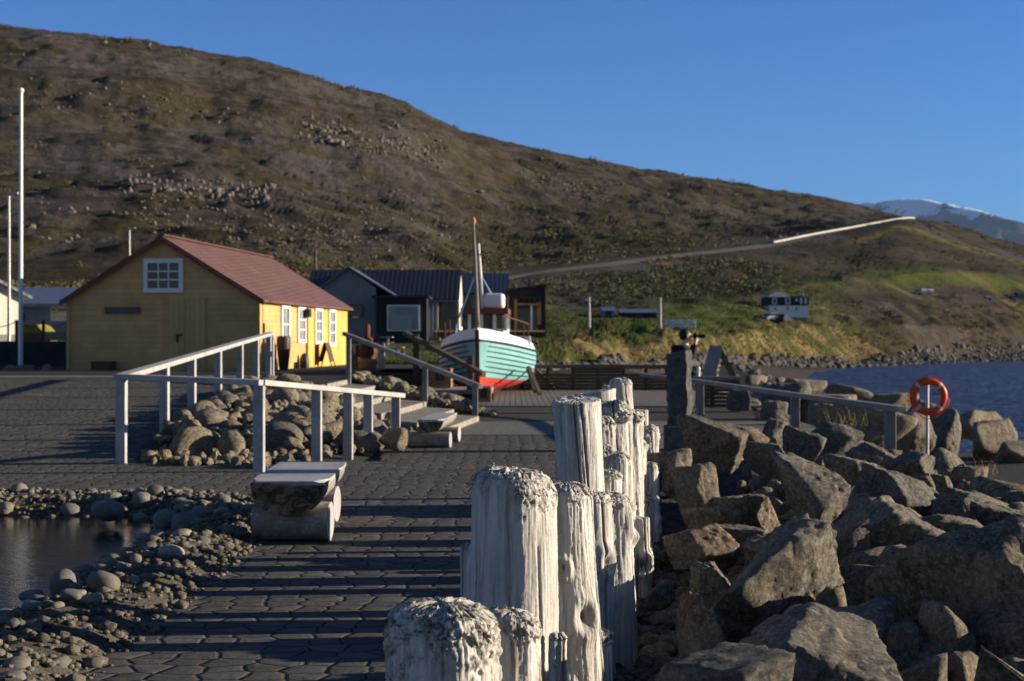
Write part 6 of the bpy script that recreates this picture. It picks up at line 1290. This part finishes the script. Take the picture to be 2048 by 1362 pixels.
    t = thing('paddock_fence', 'white board fence panels on the lawn near the far shore', 'fence', ground_at(1355, dist_at(1355, 656)))
    for a, c in ((1331, 1361), (1366, 1391)):
        DF_ = dist_at(1360, 656)-1; p, q = ground_at(a, DF_), ground_at(c, DF_); z0 = zy(DF_, 654)
        for h in (.1, .38, .62): MB().beam((p.x, DF_, z0+h), (q.x, DF_, z0+h), .05, .15).build('board', 'white', t)
        for f in (0, .5, 1): MB().box((p.x+(q.x-p.x)*f, DF_+.06, z0+.25), (.14, .06, 1.1)).build('post', 'white', t)
    for i, (px, d, lb) in enumerate(((1848, 355, 'left one of two white plastic hay bales on the green slope'), (1862, 357, 'right one of two white plastic hay bales on the green slope'))):
        d = dist_at(px, 589, .9, 3); p = at(px, 588, d); MB_ = MB().tube([p+Vector((-.65, 0, .6)), p+Vector((.65, 0, .6))], .62, 16); o = MB_.build('hay_bale', 'boatwhite', None, p); tag(o, lb, 'hay bale', 'white hay bales')
    # gravel road up the hill and its barrier
    pts = []
    for px in np.linspace(985, 1815, 160): X, d, z = [float(q[0]) for q in terr([px], [3.0])]; pts.append(Vector((X, d, z+.25)))
    V = []; n = len(pts)
    for i, p in enumerate(pts):
        t_ = (pts[min(i+1, n-1)]-pts[max(i-1, 0)]); nr = Vector((t_.y, -t_.x, 0)).normalized()
        for o_, dz in ((3.4, -.7), (1.9, -.05), (1.7, .05), (-1.7, .05), (-3.0, -.6)): V.append(tuple(p+nr*o_+Vector((0, 0, dz))))
    struct(npmesh('hill_road', V, grid_faces(n, 5), 'galv'))
    t = thing('guard_rail', 'long pale roadside barrier climbing the hill road on the right', 'barrier', pts[100])
    b = MB(); bp = MB(); i0 = next(i for i, px in enumerate(np.linspace(985, 1815, 160)) if px >= 1527); bar = [pts[i]+Vector((3.0*.9, -1.0, .55)) for i in range(i0, 160)]
    for a, c in zip(bar[:-1], bar[1:]):
        b.beam(a, c, .25, .6)
        for f in (0, .5): bp.box(a.lerp(c, f)+Vector((.1, .3, -.5)), (.18, .18, 1.2))
    b.build('rail', 'barrier', t); bp.build('posts', 'steel', t)
MAT['barrier'] = simple('pale_barrier', (.36, .345, .32), .25, .25)
far_things()
# ------------------------------------------------------------------ vegetation and scattered rocks on the slopes
def scatter():
    rs = np.random.RandomState(77)
    # pale rocks on the scree
    N = 9000; px = rs.uniform(-250, 1750, N); t = rs.uniform(2.2, 4.97, N); X, d, z = terr(px, t); cl = fbm(np.c_[X/60, d/45, 0*X]+13, 3); keep = (cl > -.05+.5*rs.rand(N)-.25); 
    band = (np.abs(px-1250+ (t-3.6)*0) < 0); keep &= ((t > 3.1) & (px < 1600)) | (px < 950); X, d, z, cl = X[keep], d[keep], z[keep], cl[keep]; N = len(X)
    U, f1 = ico(1); sz = rs.gamma(1.4, .06, N)*(1+1.1*(cl > .4))*(.6+d/700); V = []; 
    J = 1+.4*rs.rand(N, len(U), 1); S = sz[:, None, None]*rs.uniform(.7, 1.3, (N, 1, 3)); V = U[None]*J*S+np.c_[X, d, z+sz*.25][:, None, :]; Fq = (f1[None]+(np.arange(N)*len(U))[:, None, None]).reshape(-1, 3)
    stuff(npmesh('hillside_rocks', V.reshape(-1, 3), Fq, 'hillrock', False), 'pale rocks scattered over the brown hillside', 'rocks')
    V = []; Fq = []; n0 = 0; q = 0
    for (p0, p1, y0, y1, dy, cnt, smax) in ((240, 545, 372, 398, 18, 650, 1.7), (600, 890, 258, 318, 26, 700, 1.8), (1040, 1215, 345, 402, 16, 300, 1.5), (280, 900, 430, 500, 44, 600, .9), (60, 700, 190, 250, 44, 420, .9), (900, 1500, 400, 430, 30, 300, .9)):
        for _ in range(cnt):
            f = rs.rand(); p = p0+(p1-p0)*f; yy = y0+(y1-y0)*f+rs.normal()*dy*.5; ts = np.linspace(2.6, 4.95, 160); X1, D1, Z1 = terr(np.full(160, p), ts); ys = 681-(Z1-CAMH)*F/D1; kk = np.where(ys <= yy)[0]
            if not len(kk): continue
            kk = kk[0]; r = rs.gamma(1.5, .085)*smax+.08; v = U*(1+.4*rs.rand(len(U), 1))*r*rs.uniform(.6, 1.3, 3)+np.array([X1[kk], D1[kk], Z1[kk]+r*.2]); V.append(v); Fq.append(f1+n0); n0 += len(U)
    for _ in range(330):
        p = rs.uniform(1800, 2120); X1, D1, Z1 = [float(a_[0]) for a_ in terr([p], [rs.uniform(.25, .62)])]; r = rs.gamma(1.6, .15)+.1; v = U*(1+.4*rs.rand(len(U), 1))*r*np.array([rs.uniform(.6, 1.3), .8, rs.uniform(.6, 1.2)])+np.array([X1, D1, Z1]); V.append(v); Fq.append(f1+n0); n0 += len(U)
    stuff(npmesh('rock_outcrops', np.concatenate(V), np.concatenate(Fq), 'hillrock', False), 'broken rock ledges running across the hillside', 'rocks')
    # low birch and heather scrub as clumps of small leaf faces
    def clumps(name, N, pxr, tr, fil, h, mat, lab, leaf=34, lw=.16):
        px = rs.uniform(*pxr, N); t = rs.uniform(*tr, N); X, d, z = terr(px, t); k = fil(px, t, X, d); X, d, z = X[k], d[k], z[k]; n = len(X)
        hh = h*rs.uniform(.5, 1.5, n)*(.6+d/600); c = rs.normal(size=(n, leaf, 3)); c /= np.linalg.norm(c, axis=2)[:, :, None]; c *= rs.rand(n, leaf, 1)**.4; c[:, :, 2] = np.abs(c[:, :, 2])*.9
        P = np.c_[X, d, z-.1][:, None, :]+c*hh[:, None, None]*np.array([1.15, 1.15, .95]); a = rs.normal(size=(n, leaf, 3, 3))*(hh[:, None, None, None]*lw); T = P[:, :, None, :]+a
        Fq = np.arange(n*leaf*3).reshape(-1, 3); stuff(npmesh(name, T.reshape(-1, 3), Fq, mat, False), lab, 'scrub')
    nz = lambda X, d, s, o: fbm(np.c_[X/s, d/s, 0*X]+o, 3)
    clumps('hillside_scrub', 5200, (-250, 1500), (2.15, 4.98), lambda px, t, X, d: nz(X, d, 55, 3) > .05-.45*sstep(px, 850, 1050)*(t < 4.2)*(t > 3.02)-.35*(t < 3.3)*(px < 950)+(t > 3.6)*.22+(np.abs(t-3) < .1)*2*(px > 1000), 1.0, 'shrub', 'low olive scrub growing in patches on the hillside')
    clumps('green_bushes', 1300, (1180, 1560), (2.03, 2.75), lambda px, t, X, d: (nz(X, d, 22, 8) > -.1) & (px-1180 > (t-2.0)*30), .8, 'greenshrub', 'dense green bushes on the slope between the lawn and the hill road')
    clumps('heather', 5200, (1480, 2250), (.5, 4.6), lambda px, t, X, d: (nz(X, d, 26, 5) > -.02) & (np.abs(t-3) > .08) & ((px > 1700) | (t > 1.5)) & ~((t > 1.75) & (t < 2.15) & (px > 1700)), .55, 'shrub', 'heather patches on the right hand slope')
    # grass tufts: lawn edge and dry bank
    def tufts(name, N, pxr, tr, h, mat, lab, fil=None, nb=7, near=None):
        px = rs.uniform(*pxr, N); t = rs.uniform(*tr, N); X, d, z = terr(px, t)
        if fil is not None: k = fil(px, t, X, d); X, d, z = X[k], d[k], z[k]
        n = len(X); hh = h*rs.uniform(.5, 1.4, n); a = rs.uniform(0, 6.28, (n, nb)); ln = rs.uniform(.15, .7, (n, nb)); B0 = np.c_[X, d, z-.04][:, None, :]+np.stack([np.cos(a)*.12, np.sin(a)*.12, 0*a], 2)*h*2
        w_ = .03*h/.4*(1+d[:, None]/90); sd_ = np.stack([-np.sin(a), np.cos(a), 0*a], 2)*w_[:, :, None]; tip = B0+np.stack([np.cos(a)*ln, np.sin(a)*ln, np.ones_like(a)], 2)*hh[:, None, None]
        T = np.stack([B0-sd_, B0+sd_, tip], 2); stuff(npmesh(name, T.reshape(-1, 3), np.arange(n*nb*3).reshape(-1, 3), mat, False), lab, 'grass')
    tufts('dry_grass', 8000, (1060, 1800), (.16, 1.05), .22, 'tuft', 'tall dry yellow grass covering the bank of the far shore', lambda px, t, X, d: (nz(X, d, 12, 2) > -.35))
    tufts('lawn_grass', 9000, (690, 1130), (.02, 1.5), .22, 'greentuft', 'green grass of the lawn before the grey houses')
    tufts('far_grass', 5000, (1060, 1700), (1.0, 1.9), .2, 'greentuft', 'green grass of the meadow across the bay')
    # near tuft by the posts and dry stalks at the buoy
    def blades(name, c, n, sp, h, mat, lab):
        b = MB(); r_ = np.random.RandomState(int(abs(c[0])*100)); 
        for _ in range(n):
            a = r_.uniform(0, 6.28); q = Vector(c)+Vector((r_.normal()*sp, r_.normal()*sp, 0)); L = h*r_.uniform(.5, 1.2); o_ = Vector((math.cos(a), math.sin(a), 0)); s_ = Vector((-o_.y, o_.x, 0))*.004
            m_ = q+o_*L*.2+Vector((0, 0, L*.6)); e = q+o_*L*.55+Vector((0, 0, L*.85)); b.add([q-s_, q+s_, m_+s_*.8, m_-s_*.8, e], [(0, 1, 2, 3), (3, 2, 4)])
        o = b.build(name, mat, None, c); return o
    p = at(1325, 1032, 10.6); tag(blades('grass_tuft', (p.x, p.y, float(near_z([p.x], [p.y])[0])-.02), 130, .1, .28, 'greentuft', ''), 'green and straw coloured grass tuft growing between posts and boulders', 'grass tuft')
    for i, (px, py, d, lb) in enumerate(((1690, 838, 26.5, 'dry grass tuft on the wide boulder left of the last railing post'), (1840, 915, 24.6, 'thin dry stalks left of the life buoy pole'), (1880, 912, 24.8, 'dry grass right of the life buoy pole foot'), (1960, 912, 27, 'mossy grass along the back edge of the gravel path'))):
        p = at(px, py, d); tag(blades('grass_tuft', (p.x, p.y, p.z-.12 if i == 0 else -1.1), 90, .25, .45, 'tuft', ''), lb, 'grass tuft')
scatter()

# ------------------------------------------------------------------ haze over the whole bay
hb = MB(); hb.box((1500, 5000, 700), (14000, 11600, 1440)); hz = hb.build('haze', MAT['hair']); hz.data.materials.clear()
hm = bpy.data.materials.new('haze'); hm.use_nodes = True; nt = hm.node_tree; nt.nodes.remove(nt.nodes['Principled BSDF']); pv = nt.nodes.new('ShaderNodeVolumePrincipled'); pv.inputs['Color'].default_value = (.40, .64, 1, 1); pv.inputs['Density'].default_value = 2.2e-5; pv.inputs['Anisotropy'].default_value = 0.0
nt.links.new(pv.outputs[0], nt.nodes['Material Output'].inputs['Volume']); hz.data.materials.append(hm); tag(hz, None, None, None, 'stuff')
